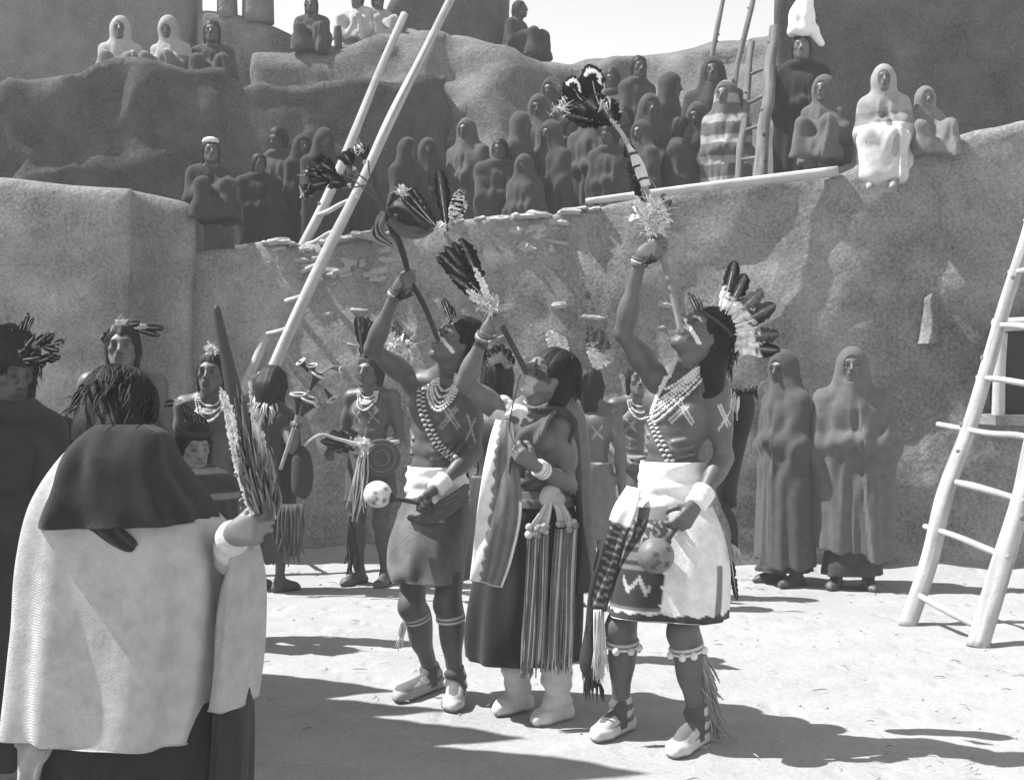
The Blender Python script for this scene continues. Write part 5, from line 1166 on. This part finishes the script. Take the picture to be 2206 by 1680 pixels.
garment('shade_shell', FM, [(210, 330, 912, 3.66, .06, 0), (186, 362, 928, 3.68, .115, -.05), (156, 380, 980, 3.685, .172, -.08), (130, 420, 1045, 3.69, .20, -.05), (114, 446, 1095, 3.69, .212, .0), (112, 452, 1120, 3.69, .214, .03)], M_CLOTHC, nu=160, nv=60, fold=.012, fk=(5, 11), c=.024, ex=2.7, noise_=.016)  # dark shell laid over the blanket for the shade on the upper back
bpy.context.view_layer.update()
sh_o = bpy.data.objects['shade_shell']; sv = np.array([v_.co for v_ in sh_o.data.vertices]) + ORG[FM.name]; bS = snap_bvh(sv, [list(q_.vertices) for q_ in sh_o.data.polygons])
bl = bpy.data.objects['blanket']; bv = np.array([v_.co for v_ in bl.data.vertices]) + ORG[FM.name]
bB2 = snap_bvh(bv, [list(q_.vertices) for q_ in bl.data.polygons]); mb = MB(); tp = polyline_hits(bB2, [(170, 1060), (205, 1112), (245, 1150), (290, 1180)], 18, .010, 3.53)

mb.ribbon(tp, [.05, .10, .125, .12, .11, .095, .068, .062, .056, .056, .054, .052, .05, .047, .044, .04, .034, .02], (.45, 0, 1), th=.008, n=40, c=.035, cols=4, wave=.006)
mb.obj('shade_tail', M_CLOTHC, FM)  # dark strip for the pointed tail of that shade
garment('sleeve', FM, [(505, 556, 1158, 3.62, .045, .1), (492, 564, 1190, 3.63, .07, .1), (478, 568, 1260, 3.66, .10, .05), (468, 562, 1350, 3.68, .12, .05), (462, 556, 1430, 3.70, .13, .1), (460, 548, 1500, 3.70, .13, .12), (460, 547, 1508, 3.70, .13, .12)], M_CLOTHC, nu=90, nv=60, fold=.008, fk=(3, 7), c=.34, noise_=.012)
garment('skirt', FM, [(92, 470, 1500, 3.73, .15, 0), (88, 468, 1620, 3.73, .16, 0), (90, 462, 1760, 3.74, .17, 0), (110, 450, 1860, 3.74, .17, 0)], M_CLOTHC, nu=100, nv=30, fold=.010, c=.022, ex=2.4)
garment('legging', FM, [(462, 545, 1470, 3.70, .09, 0), (460, 546, 1540, 3.70, .09, .05), (455, 543, 1640, 3.72, .09, 0), (440, 535, 1800, 3.74, .09, 0)], M_CLOTHC, nu=60, nv=30, fold=.006, c=lambda v, a: .03 if abs(v - .13) > .02 else .01)
mb = MB(); mb.ribbon([P(62, 1490, 3.70), P(76, 1590, 3.62), P(66, 1640, 3.60), P(58, 1700, 3.60), P(50, 1760, 3.6)], [.05, .105, .075, .06, .06], (1, -.3, 0), th=.02, n=40, c=.32, cols=3, wave=.012); mb.obj('blanket_corner', M_CLOTHC, FM)

cuff(FM, lerp(JF['elR'], JF['wrR'], .45), lerp(JF['elR'], JF['wrR'], 1.02), .052, .040, g=M_CLOTHC, name='sleeve_cuff', c=.5)
ST = thing('feathered_staff', 'dark upright staff edged with white feathers, held by the bowed person in the white blanket', 'staff', gF)
mb = MB(); mb.tube([P(465, 660, 3.50), P(468, 672, 3.50), P(486, 760, 3.51), P(505, 850, 3.515), P(535, 1000, 3.52), P(566, 1130, 3.52), P(588, 1210, 3.53)], [.004, .010, .015, .021, .022, .02, .02], 12, [.02, .025, .02, .03, .03, .03, .03], smooth=50); mb.obj('shaft', M_WOODD, ST)
mb = MB(); rg = random.Random(9)
for i in range(320):
    t = rg.random(); q = lerp(P(520, 905, 3.51), P(572, 1118, 3.52), t); w = .008 + .034 * min(1, t * 1.4); o = V3(rg.uniform(-.6, 1) * w, rg.uniform(-1, .6) * w, 0)
    e = q + o * 1.25 + V3(rg.uniform(-.3, .3) * .02 - .015, -.005, rg.uniform(.04, .11)); mb.tube([q + o * .8, lerp(q + o, e, .5) + o * .15, e], [.0045, .004, .001], 4, rg.choice([.10, .14, .2, .08]), smooth=5)
mb.obj('hide_fringe', M_LEATHER, ST)
for i in range(15):
    rg = random.Random(i); t = i / 14; q = lerp(P(515, 960, 3.49), P(548, 1128, 3.49), t); e = q + V3(-.035 - .012 * rg.random(), -.01, .11 + .05 * rg.random()); fthing(ST, q, e, .030, 200 + i, dark=.6, light=.85, split=.92, rough=.7, bend=.06)
for i in range(8):
    rg = random.Random(i + 40); t = i / 7; q = lerp(P(545, 935, 3.49), P(592, 1100, 3.5), t); e = q + V3(-.012 + .01 * rg.random(), -.01, .10 + .06 * rg.random()); fthing(ST, q, e, .018, 230 + i, dark=.4, light=.6, split=.8, rough=.8, bend=.04)

# dark robed man at the left edge
GM, JG = wrapped('dark robed person with upright thin feathers in bushy hair at the left edge', P(14, 1680, 4.95) * [1, 1, 0], 40, 1.60, .03, 41, vox=.009, hood=False, hem=.12, wide=.9, hd=(.12, .93, -.36), skin=.05, hair=False)
hair_obj(GM, JG['head'], JG['hR'], 1.16, 'bob', vox=.007, seed=41, wisps=260, length=.13)
for i, (lx, tip, w, kw) in enumerate((((.02, 0, .12), (62, 672), .020, {}), ((.03, 0, .12), (73, 682), .016, {}), ((.0, 0, .12), (50, 690), .018, {}), ((-.03, .02, .11), (26, 706), .04, {}), ((.0, .03, .10), (64, 735), .04, dict(dark=.4, light=.5)))): hfeather(GM, JG, lx, tip, w, i, **{**dict(dark=.012, light=.05, split=.15, rough=.3), **kw})
mb = MB(); rg = random.Random(3)
for i in range(16):
    a = JG['head'] + JG['hR'] @ V3(rg.uniform(-.06, .09), .06, .07 + rg.uniform(-.03, .04)); mb.feather(a, a + V3(rg.uniform(.02, .10), -.03, rg.uniform(-.03, .06)), .035, (.1, -1, .2), dark=.012, light=.03 if i % 4 else .3, split=.3, rough=.5, n=10, seed=i)
mb.obj('leaf_wreath', M_FEATH, GM)
SMv, JS = wrapped('short dark wrapped person with back turned, between the robed person and the white blanket', P(132, 1500, 6.3) * [1, 1, 0], 170, 1.28, .03, 43, hood=False, hem=.1, hd=(0, 1, 0), wide=1.1)

# three men standing behind
h1, J1 = bare('shirtless man with dark feathers spread from both sides of his hair', P(265, 1300, 7.7) * [1, 1, 0], 8, 1.75, 51, skin=.10, kilt=.08, paint_=False, facepaint=None, vox=.009)
for lx, tip, w, kw in (((-.05, .03, .10), (222, 738), .06, dict(rough=.5)), ((-.05, .03, .09), (236, 732), .05, dict(rough=.4)), ((.03, 0, .12), (302, 694), .042, {}), ((.05, 0, .11), (354, 706), .05, {}), ((.06, 0, .10), (345, 722), .04, {}), ((.04, 0, .11), (318, 702), .04, dict(dark=.5, light=.75, split=.6)), ((-.05, .05, .08), (240, 762), .035, {})): hfeather(h1, J1, lx, tip, w, int(tip[0]), **{**dict(dark=.012, light=.03, split=.1, rough=.25), **kw})
down(h1, J1['head'] + J1['hR'] @ V3(.0, .03, .125), 90, .02, .05, 52, g=.7)
h2, J2 = bare('shirtless man in pale trousers with a white puff on his hair and bead necklaces', P(458, 1300, 7.9) * [1, 1, 0], -4, 1.60, 53, skin=.075, kilt=None, leggings=.13, paint_=False, vox=.009)
down(h2, J2['head'] + J2['hR'] @ V3(.01, .03, .125), 170, .02, .055, 54, g=.85)
mb = MB(); mb.feather(P(402, 862, 7.75), P(346, 872, 7.7), .045, (0, -1, .2), dark=.015, light=.75, split=.42, seed=2); mb.obj('arm_feather', M_FEATH, h2)
mb = MB(); rg = random.Random(6)
for i in range(6): a = P(432 + 3 * i, 958, 7.68); b = P(392 + 9 * i, 868 + 6 * i, 7.66); mb.feather(a, b, .05, (0, -1, .1), dark=.015, light=.8, split=.45, rough=.3, seed=i + 7)
mb.obj('feather_bunch', M_FEATH, h2)
mb = MB(); zz = J2['base'][2]; mb.loft([(J2['base'] + V3(0, 0, .985 * J2['s']), .15, .125), (J2['base'] + V3(0, 0, .93 * J2['s']), .155, .13), (J2['base'] + V3(0, 0, .78), .165, .14)], nu=50, nv=10, c=lambda v, a: .6 if v < .25 else .14); mb.obj('belt', M_CLOTHC, h2)
jp, JJ = wrapped('crouched person with a dark headband peering out beside the white blanket', P(416, 1500, 5.75) * [1, 1, 0], 30, 1.27, .05, 55, vox=.008, hood=False, hem=.1, hd=(0, .96, -.28), skin=.19, stripes=(46, .22, .72), hair=False)
hair_obj(jp, JJ['head'], JJ['hR'], JJ['hs'] * 1.02, 'long', vox=.007, seed=55, wisps=60, length=.13)
mb = MB(); c0 = JJ['head'] + JJ['hR'] @ V3(0, -.02, .065) * 1; mb.tube([c0 + JJ['hR'] @ (V3(.085 * math.cos(t), .102 * math.sin(t), 0) * JJ['hs']) for t in np.linspace(0, 6.283, 30)], .012, 6, .03); mb.obj('headband', M_LEATHER, jp)

S = SDF(); wr = P(424, 1092, 5.46); S.cone(P(452, 1180, 5.55), wr, .038, .026, .02); hand_sdf(S, wr, nrm(P(418, 1052, 5.46) - wr), V3(-.5, .8, 0), 1, curl=(60, 70, 45), sc=.85); v, f = S.mesh(.007); mesh_obj('forearm', v, f, M_SKIN, jp, np.full(len(v), .14))
# bob-haired one with the flower wand
kp, JK = wrapped('person with dark bobbed hair and pale ragged collar holding a wand of trumpet flowers', P(582, 1268, 9.7) * [1, 1, 0], 150, 1.50, .05, 57, vox=.010, hood=False, hem=.28, hd=(.2, .8, -.5), hair=False, wide=.85, legg=.05)
hair_obj(kp, JK['head'], JK['hR'], 1.12, 'bob', vox=.008, seed=57, wisps=60, length=.12)
mb = MB(); rg = random.Random(6); nk = JK['neck']
for i in range(120):
    a = rg.uniform(0, 6.28); p = nk + V3(math.cos(a) * .10, math.sin(a) * .085, rg.uniform(-.05, .03)); mb.tube([p, p + V3(math.cos(a) * .05, math.sin(a) * .04, -.02), p + V3(math.cos(a) * .075 + rg.uniform(-.02, .02), math.sin(a) * .06, -.09)], [.009, .008, .001], 4, rg.choice([.6, .5, .35]), smooth=6)
mb.obj('collar', M_LEATHER, kp)
S = SDF(); s_ = JK['s']; sh = P(612, 915, 9.62); el = P(632, 965, 9.5); wr = P(636, 930, 9.42); S.cone(sh, el, .045, .036, .02); S.cone(el, wr, .036, .026, .02); hand_sdf(S, wr, nrm(P(641, 905, 9.38) - wr), V3(-.3, -.8, 0), 1, curl=(60, 75, 45), sc=.9)
v, f = S.mesh(.008); mesh_obj('forearm', v, f, M_SKIN, kp, np.full(len(v), .10))
mb = MB(); mb.fringe(P(600, 1085, 9.45), P(655, 1085, 9.45), .42, 26, r=.007, c=.10, seed=4, sway=.04); mb.obj('dress_fringe', M_LEATHER, kp)
fw_ = thing('flower_wand', 'wand of dark trumpet shaped flowers held up by the bob haired person', 'wand', P(640, 905, 9.36))
mb = MB(); mb.tube([P(604, 1010, 9.38), P(630, 930, 9.36), P(648, 868, 9.34), P(668, 838, 9.34), P(684, 805, 9.34)], [.012, .012, .010, .007, .005], 7, .3, smooth=24)
for pts in ([(676, 822), (700, 800), (722, 788), (732, 795)], [(680, 825), (700, 838), (716, 858)], [(684, 805), (665, 792), (652, 778)]): mb.tube([P(x, y, 9.33) for x, y in pts], .006, 6, .2, smooth=14)
mb.obj('stem', M_CLOTHC, fw_)
def trumpet(parent, a, b, r, g=.03):
    mb = MB(); n = 9; ts = np.linspace(0, 1, n); mb.tube([lerp(a, b, t) for t in ts], [r * (.22 + .25 * t + .55 * t ** 4) for t in ts], 14, [g] * (n - 1) + [.5]); ax = nrm(b - a); x = nrm(np.cross(ax, V3(0, 1, 0.1))); y = np.cross(ax, x)
    mb.tube([b + (x * math.cos(t) + y * math.sin(t)) * r for t in np.linspace(0, 6.283, 18)], r * .13, 5, .6); mb.ball(b + ax * .002, (r * .8, r * .8, r * .1), .02, nu=12, nv=5); return mb.obj('trumpet_flower', M_CLOTHC, parent)
for a, b, r in (((640, 892), (642, 848), .05), ((650, 895), (665, 858), .06), ((668, 838), (686, 805), .05), ((664, 800), (648, 778), .035), ((676, 812), (672, 786), .035), ((700, 838), (716, 860), .036), ((712, 792), (735, 796), .025), ((655, 890), (680, 868), .03)): trumpet(fw_, P(*a, 9.33), P(*b, 9.30), r)
sp = thing('hide_pouch', 'long dark rounded hide pouch hanging beside the bob haired person', 'pouch', P(649, 1065, 9.5)); mb = MB(); mb.tube([P(646, 960, 9.5), P(650, 985, 9.5), P(651, 1030, 9.5), P(648, 1062, 9.5), P(645, 1070, 9.5)], [.03, .065, .075, .06, .02], 16, .035, smooth=24); mb.obj('pouch', M_LEATHER, sp)
mb = MB(); mb.tube([P(640, 900, 9.5), P(645, 930, 9.5), P(646, 962, 9.5)], .008, 6, .08); mb.obj('strap', M_LEATHER, sp)

# the painted dancer waiting behind
lp, JL = bare('painted dancer in dark leggings with a flowered hat standing beside the white gourd', P(800, 1252, 9.95) * [1, 1, 0], -25, 1.62, 61, skin=.085, kilt=.07, leggings=.06, kl=(.98, .62), vox=.010, shoes=.08, armsover=dict(wrR=(-.20, .24, 1.0), elR=(-.24, -.0, 1.10), wrL=(.14, .22, 1.0)))
mb = MB(); rg = random.Random(4)
for i in range(12): a = JL['head'] + JL['hR'] @ V3(rg.uniform(-.07, .06), rg.uniform(-.02, .06), .10); mb.feather(a, P(rg.uniform(768, 830), rg.uniform(676, 712), 9.85), .10, (rg.uniform(-.4, .4), -1, .2), dark=.012, light=.04, split=.2, rough=.45, n=10, seed=i, white_tip=.1 if i % 3 == 0 else 0)
mb.obj('flowered_hat', M_FEATH, lp)
down(lp, P(860, 742, 9.8), 240, .05, .16, 62, g=.75); mb = MB()
for i in range(6): mb.feather(P(850, 760, 9.8), P(852 + 7 * i, 690 + 8 * i, 9.78), .08, (0, -1, 0), dark=.08, light=.7, split=.55, rough=.5, seed=i)
mb.obj('feather_fan', M_FEATH, lp)
mb = MB(); mb.fringe(P(752, 1110, 9.9), P(760, 1110, 9.95), .42, 20, (.02, 0, -1), r=.008, c=.05, seed=3, sway=.05); mb.obj('leg_fringe', M_LEATHER, lp)
fn = thing('feather_bundle', 'bundle of dark feathers tied with white held out level by the painted dancer', 'feather bundle', P(785, 958, 9.6))
for i, (x, y) in enumerate(((700, 940), (712, 930), (735, 922), (705, 962), (720, 970), (745, 928), (690, 950))): fthing(fn, P(785, 957, 9.6), P(x, y, 9.58 + .02 * (i % 3)), .085, 300 + i, dark=.02, light=.4, split=.3, rough=.35)
down(fn, P(785, 958, 9.56), 150, .03, .09, 63)
mb = MB(); mb.tube([P(640, 990, 9.5), P(655, 960, 9.5), P(690, 935, 9.52), P(730, 945, 9.55), P(785, 957, 9.58), P(860, 950, 9.65)], [.006, .007, .008, .012, .016, .014], 7, .6, smooth=30); mb.obj('stick', M_CLOTHC, fn)
mb = MB(); mb.fringe(P(778, 960, 9.56), P(792, 962, 9.56), .55, 8, (-.12, 0, -1), r=.005, c=.55, seed=8, sway=.06); mb.obj('streamer', M_LEATHER, fn)
dm = thing('coiled_disc', 'grey coiled disc carried at the waist of the painted dancer', 'disc', P(822, 985, 9.62))
mb = MB()
for k in range(5): mb.tube([P(822, 985, 9.60) + V3(math.cos(t), -.1 * math.sin(t), math.sin(t)) * (.03 + .022 * k) for t in np.linspace(0, 6.283, 30)], .012, 7, .08 + .05 * (k % 2))
mb.ball(P(822, 985, 9.61), (.03, .015, .03), .08); mb.obj('coil', M_LEATHER, dm)

# figures glimpsed between the three pipe blowers
op, JO = bare('dark haired man with a feather fan on his head, half hidden between two pipe blowers', P(1072, 1420, 7.4) * [1, 1, 0], 160, 1.56, 71, skin=.05, kilt=.06, paint_=False, neck=False)
for i, (x, y) in enumerate(((1052, 752), (1066, 742), (1082, 740), (1098, 750), (1108, 768))): mb = MB(); mb.feather(JO['head'] + V3(.0, -.05, .06), P(x, y, 7.2), .07, (0, -1, 0), dark=.03, light=.55, split=.62, rough=.3, seed=i); mb.obj('feather', M_FEATH, op)
mp, JM = bare('shirtless man seen from behind with a tall banded feather fan, beyond the robed person', P(1272, 1340, 9.0) * [1, 1, 0], 165, 1.52, 72, skin=.11, kilt=.16, neck=False)
for i, (x, y, kw) in enumerate(((1182, 712, dict(dark=.75, light=.85)), (1208, 722, dict(dark=.6, light=.85)), (1270, 700, {}), (1292, 706, {}), (1308, 730, {}), (1322, 752, dict(dark=.3)))):
    mb = MB(); b = JM['head'] + JM['hR'] @ V3(.03 if x < 1220 else -.03, -.05, .10); b = P(1215, 790, 8.95) if x < 1220 else b; mb.feather(b, P(x, y, 8.95), .11, (0, -1, 0), **{**dict(dark=.06, light=.72, split=.52, rough=.35), **kw}, seed=i); mb.obj('feather', M_FEATH, mp)
np_, JN = bare('long haired shirtless man facing us beside the raised arm of the man in white kilt', P(1375, 1290, 9.4) * [1, 1, 0], 5, 1.56, 73, skin=.11, kilt=.14, vox=.010, armsover=dict(wrR=(-.12, .16, 1.0), elR=(-.24, -.05, 1.12)))

# the hooded pair by the wall
wrapped('hooded person in a dark grey blanket turned away toward the feathered dancer', P(1692, 1248, 10.0) * [1, 1, 0], -62, 1.64, .075, 81, vox=.010, hem=.18, wide=1.0, hd=(.3, .95, -.1), skin=.045, legg=.05, robe=.05, flare=1.12, famp=.006)
wrapped('hooded person in a pale grey blanket facing us by the wall', P(1836, 1250, 9.8) * [1, 1, 0], -14, 1.66, .12, 82, vox=.010, hem=.27, wide=1.3, skin=.085, legg=.06, robe=.05, flare=1.15, famp=.006)

# ------------------------------------------------------------------ people watching from the roofs
def seated(label, px, seat_py, d, ang, g, seed, sc=1.0, hood=True, skin=.14, lap=None, group=None, hang=True, vox=.013, hatg=None, shawl=None, wide=1.0, legg=None, hd=(0, 1, 0)):
    base = P(px, seat_py, d); a = math.radians(ang); fw = V3(math.sin(a), -math.cos(a), 0); lv = V3(math.cos(a), math.sin(a), 0); g3 = lambda l, f_, z: base + (lv * l + fw * f_ + V3(0, 0, z)) * sc
    ky, kz, az = (.40, .10, -.32) if hang else (.34, .34, .03)
    J = dict(neck=g3(0, .02, .56), head=g3(0, .06, .70), chest=g3(0, .01, .36), waist=g3(0, 0, .20), pelvis=g3(0, 0, .10), shL=g3(.17, 0, .50), shR=g3(-.17, 0, .50), elL=g3(.22, .08, .26), elR=g3(-.22, .08, .26), wrL=g3(.06, .26, .20), wrR=g3(-.06, .26, .20),
             hiL=g3(.09, .04, .09), hiR=g3(-.09, .04, .09), knL=g3(.11, ky, kz), knR=g3(-.11, ky, kz), anL=g3(.10, ky + .02 if hang else .40, az), anR=g3(-.10, ky + .02 if hang else .40, az), toeL=g3(.12, ky + .18, az - .08), toeR=g3(-.12, ky + .18, az - .08))
    J['hR'] = frame(lv * hd[0] + fw * hd[1] + V3(0, 0, hd[2]), V3(0, 0, 1)); J['hs'] = sc; J['F'], J['Lv'], J['s'], J['base'] = fw, lv, sc, base
    t = thing('person', label, 'person', base, group); S, R = body_sdf(J, sc, arms=(), feet=False, legs=hang)
    for m in 'LR' if hang else '':
        S.cone(J['an' + m], J['an' + m] + (fw * .13 - V3(0, 0, .04)) * sc, .036 * sc, .028 * sc, .02)
    v, f = S.mesh(vox); c = head_col(v, J['head'], J['hR'], sc, skin); z = (v[:, 2] - base[2]) / sc; c[z < .3] = legg if legg is not None else g; mesh_obj('body', v, f, M_SKIN, t, c)
    S = SDF(); Rm = np.stack([lv, fw, V3(0, 0, 1)], 1)
    for m in (-1, 0, 1):
        S.cone(g3(m * .07 * wide, -.01, .42), g3(m * .15 * wide, -.02, -.05), .12 * sc, .14 * sc, .08)
        if hang: S.cone(g3(m * .10, .05, .16), g3(m * .12, ky * .95, kz + .03), .12 * sc, .095 * sc, .08); S.cone(g3(m * .11, ky * .95, kz), g3(m * .11, ky, -.22), .09 * sc, .10 * sc, .06)
        elif m: S.cone(g3(m * .08, .08, .28), g3(m * .12 * wide, .34, .33), .105 * sc, .075 * sc, .07); S.cone(g3(m * .12 * wide, .34, .32), g3(m * .15 * wide, .37, -.05), .078 * sc, .11 * sc, .06)
        else: S.cone(g3(0, .08, .22), g3(0, .28, .10), .12 * sc, .12 * sc, .10); S.cone(g3(-.1, .30, .04), g3(.1, .30, .04), .12 * sc, .12 * sc, .10)
    for m in (-1, 1):
        S.cone(g3(m * .05, 0, .55), g3(m * .15, 0, .49), .055 * sc, .07 * sc, .05); S.cone(g3(m * .16, 0, .47), g3(m * .20 * wide, .06, .22), .075 * sc, .075 * sc, .05); S.cone(g3(m * .20 * wide, .06, .24), g3(m * .04, .22, .27), .07 * sc, .06 * sc, .05)
    if not hang: S.cut(g3(0, 0, .0), V3(0, 0, 1), .015)
    if hood:
        hd_, hR = J['head'], J['hR']; T = lambda x, y, z_: hd_ + hR @ (np.array([x, y, z_]) * sc); S.ell(T(0, -.02, .02), np.array([.102, .115, .132]) * sc, hR, .04); S.cone(T(0, -.03, -.02), g3(0, 0, .46), .10 * sc, .12 * sc, .06); S.ell(T(0, .13, -.005), np.array([.056, .108, .08]) * sc, hR, .015, True)
    J2_ = dict(J); J2_['base'] = base - V3(0, 0, .85 * sc); v, f = S.mesh(vox, fold_fn(J2_, seed, .012)); c = np.full(len(v), g); q = (v - base) / sc; qz = q[:, 2]; qf = q @ fw
    if lap is not None: c[(qz < .27) & (qf > .06)] = lap
    if shawl is not None: c[qz > .40] = shawl
    mesh_obj('blanket', v, f, M_CLOTHC, t, c)
    if not hood: hair_obj(t, J['head'], J['hR'], sc, 'bob', vox=.011, seed=seed, wisps=30)
    if hatg is not None: mb = MB(); mb.ball(J['head'] + J['hR'] @ V3(0, -.01, .10) * sc, (.085 * sc, .09 * sc, .045 * sc), hatg); mb.obj('headscarf', M_CLOTHC, t)
    return t, J
G1 = 'blanketed watchers on the pueblo roofs'
seated('hooded watcher with pale shawl edge, leftmost on the dark upper terrace', 260, 205, 15.2, 10, .16, 101, hang=False, shawl=.34, skin=.07, group=G1)
seated('watcher in pale shawl looking down, second from left on the dark upper terrace', 368, 205, 15.2, -15, .14, 102, hang=False, shawl=.32, skin=.07, group=G1, hd=(.2, .9, -.3))
seated('dim dark watcher on the dark terrace right of the two pale shawls', 458, 210, 15.3, 5, .05, 103, hang=False, hood=False, skin=.05, group=G1)
seated('man with a white headscarf sitting at the wall corner below the dark terrace', 452, 478, 11.95, 20, .04, 104, hood=False, skin=.07, hatg=.6, hang=False, group=G1, sc=.85)
seated('round headed dark watcher crouching on the skyline mound at the left', 672, 124, 17.2, 0, .05, 105, hood=False, skin=.05, hang=False, group=G1, sc=.9)
seated('watcher in white shawl on the skyline, left one of two', 772, 98, 18.0, -20, .40, 106, hood=False, skin=.06, hang=False, group=G1, sc=.85)
seated('watcher in mottled pale shawl on the skyline, right one of two', 812, 100, 18.2, 25, .30, 107, hood=False, skin=.06, hang=False, group=G1, sc=.85)
seated('dark silhouette of a person sitting alone against the sky', 1113, 128, 18.3, 60, .03, 108, hood=False, skin=.03, hang=False, group=G1, sc=.92)
def stand(label, px, top, d, ang, g, seed, h=None, fz=2.55, **kw):
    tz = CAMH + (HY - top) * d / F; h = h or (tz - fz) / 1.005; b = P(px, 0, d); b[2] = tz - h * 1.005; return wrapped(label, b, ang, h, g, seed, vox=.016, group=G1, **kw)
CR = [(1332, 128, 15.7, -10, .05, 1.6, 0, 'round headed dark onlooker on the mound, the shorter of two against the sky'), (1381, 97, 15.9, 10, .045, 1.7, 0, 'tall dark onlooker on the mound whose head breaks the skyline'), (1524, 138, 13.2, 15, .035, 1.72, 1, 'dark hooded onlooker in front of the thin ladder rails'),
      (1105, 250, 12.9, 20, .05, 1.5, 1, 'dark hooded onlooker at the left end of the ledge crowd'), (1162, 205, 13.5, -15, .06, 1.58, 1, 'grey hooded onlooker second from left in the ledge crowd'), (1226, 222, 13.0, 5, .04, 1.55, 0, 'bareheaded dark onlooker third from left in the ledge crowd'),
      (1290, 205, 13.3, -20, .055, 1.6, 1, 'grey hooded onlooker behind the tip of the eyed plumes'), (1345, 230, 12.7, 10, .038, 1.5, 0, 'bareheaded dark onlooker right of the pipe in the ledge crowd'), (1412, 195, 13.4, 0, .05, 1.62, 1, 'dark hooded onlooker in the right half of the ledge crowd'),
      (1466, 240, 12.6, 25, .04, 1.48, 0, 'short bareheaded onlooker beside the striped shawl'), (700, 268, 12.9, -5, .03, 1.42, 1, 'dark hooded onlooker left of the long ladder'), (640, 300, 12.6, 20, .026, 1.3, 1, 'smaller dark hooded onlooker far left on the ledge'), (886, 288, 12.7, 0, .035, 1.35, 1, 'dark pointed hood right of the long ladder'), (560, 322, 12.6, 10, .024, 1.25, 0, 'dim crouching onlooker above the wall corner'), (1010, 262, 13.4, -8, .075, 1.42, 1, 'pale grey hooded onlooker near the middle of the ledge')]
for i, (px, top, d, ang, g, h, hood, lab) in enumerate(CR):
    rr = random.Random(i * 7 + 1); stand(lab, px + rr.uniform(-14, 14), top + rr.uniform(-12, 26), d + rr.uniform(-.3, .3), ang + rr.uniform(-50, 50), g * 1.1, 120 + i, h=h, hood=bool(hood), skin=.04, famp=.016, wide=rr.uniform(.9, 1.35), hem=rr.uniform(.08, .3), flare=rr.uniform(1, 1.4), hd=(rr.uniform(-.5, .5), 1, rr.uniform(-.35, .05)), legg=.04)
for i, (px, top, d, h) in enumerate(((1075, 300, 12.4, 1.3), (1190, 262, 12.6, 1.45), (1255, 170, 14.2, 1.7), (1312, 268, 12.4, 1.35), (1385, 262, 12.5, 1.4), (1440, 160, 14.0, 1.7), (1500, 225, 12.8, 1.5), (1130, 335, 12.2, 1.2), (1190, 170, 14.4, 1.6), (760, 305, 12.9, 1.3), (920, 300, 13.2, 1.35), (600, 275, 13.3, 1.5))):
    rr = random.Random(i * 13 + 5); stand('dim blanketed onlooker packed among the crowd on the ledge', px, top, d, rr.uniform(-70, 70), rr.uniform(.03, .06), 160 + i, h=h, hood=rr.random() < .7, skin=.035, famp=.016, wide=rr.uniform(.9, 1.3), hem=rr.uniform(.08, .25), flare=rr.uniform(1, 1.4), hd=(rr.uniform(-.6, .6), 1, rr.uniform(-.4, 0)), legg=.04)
stand('person in a striped white and dark shawl on the ledge below the ladder top', 1565, 178, 12.4, -30, .10, 140, h=1.55, hood=True, skin=.08, stripes=(31, .30, .35), wide=1.1, hem=.12)
sw, JW = stand('woman in black standing on the roof with a white bundle on her head', 1726, 74, 12.3, -10, .02, 141, h=1.66, hood=False, skin=.09, wide=1.1, hem=.1)
bd = thing('cloth_bundle', 'tall white cloth bundle balanced on the head of the woman in black', 'bundle', JW['head'] + V3(0, 0, .11)); S = SDF(); hh = JW['head'] + V3(.01, 0, .12)
S.ell(hh + V3(0, 0, .02), (.13, .11, .06), None, .05); S.ell(hh + V3(-.01, 0, .14), (.115, .10, .13), None, .06); S.ell(hh + V3(.03, 0, .27), (.07, .075, .11), None, .06); S.cone(hh + V3(.10, -.03, .02), hh + V3(.15, -.03, -.09), .045, .03, .04)
v, f = S.mesh(.012, lambda p: .005 * np.sin(p[:, 0] * 60 - p[:, 2] * 9) + .003 * np.sin(p[:, 1] * 70 + p[:, 2] * 25)); mesh_obj('wrapped_cloth', v, f, M_WHITE, bd)
seated('grey crouching watcher left of the large shawled woman on the right roof', 1778, 352, 11.1, -30, .10, 142, hang=False, hood=True, skin=.09, group=G1, sc=.82)
seated('large shawled woman with white lap sitting on the wall edge, legs hanging', 1905, 336, 10.72, -18, .20, 143, hang=True, hood=True, skin=.09, lap=.5, shawl=.28, group=G1, sc=.82, legg=.25, hd=(.15, 1, 0))
seated('hooded watcher in grey blanket at the right of the white lapped woman', 1990, 344, 10.75, 5, .17, 144, hang=False, hood=True, skin=.12, group=G1, sc=.66, wide=1.3)

# ------------------------------------------------------------------ dusty air over the plaza
mb = MB(); boxmb(mb, (-156, -66, -1.1), (156, 156, 9.6)); hz = mb.obj('haze', bpy.data.materials.new('dusty_air'), smooth=False); hz['kind'] = 'stuff'
hm = hz.data.materials[0]; hm.use_nodes = True; hn = hm.node_tree; hn.nodes.clear()
vo_ = hn.nodes.new('ShaderNodeVolumePrincipled'); vo_.inputs['Density'].default_value = 0.0045; vo_.inputs['Color'].default_value = (.92, .92, .92, 1)
ho = hn.nodes.new('ShaderNodeOutputMaterial'); hn.links.new(vo_.outputs[0], ho.inputs['Volume'])
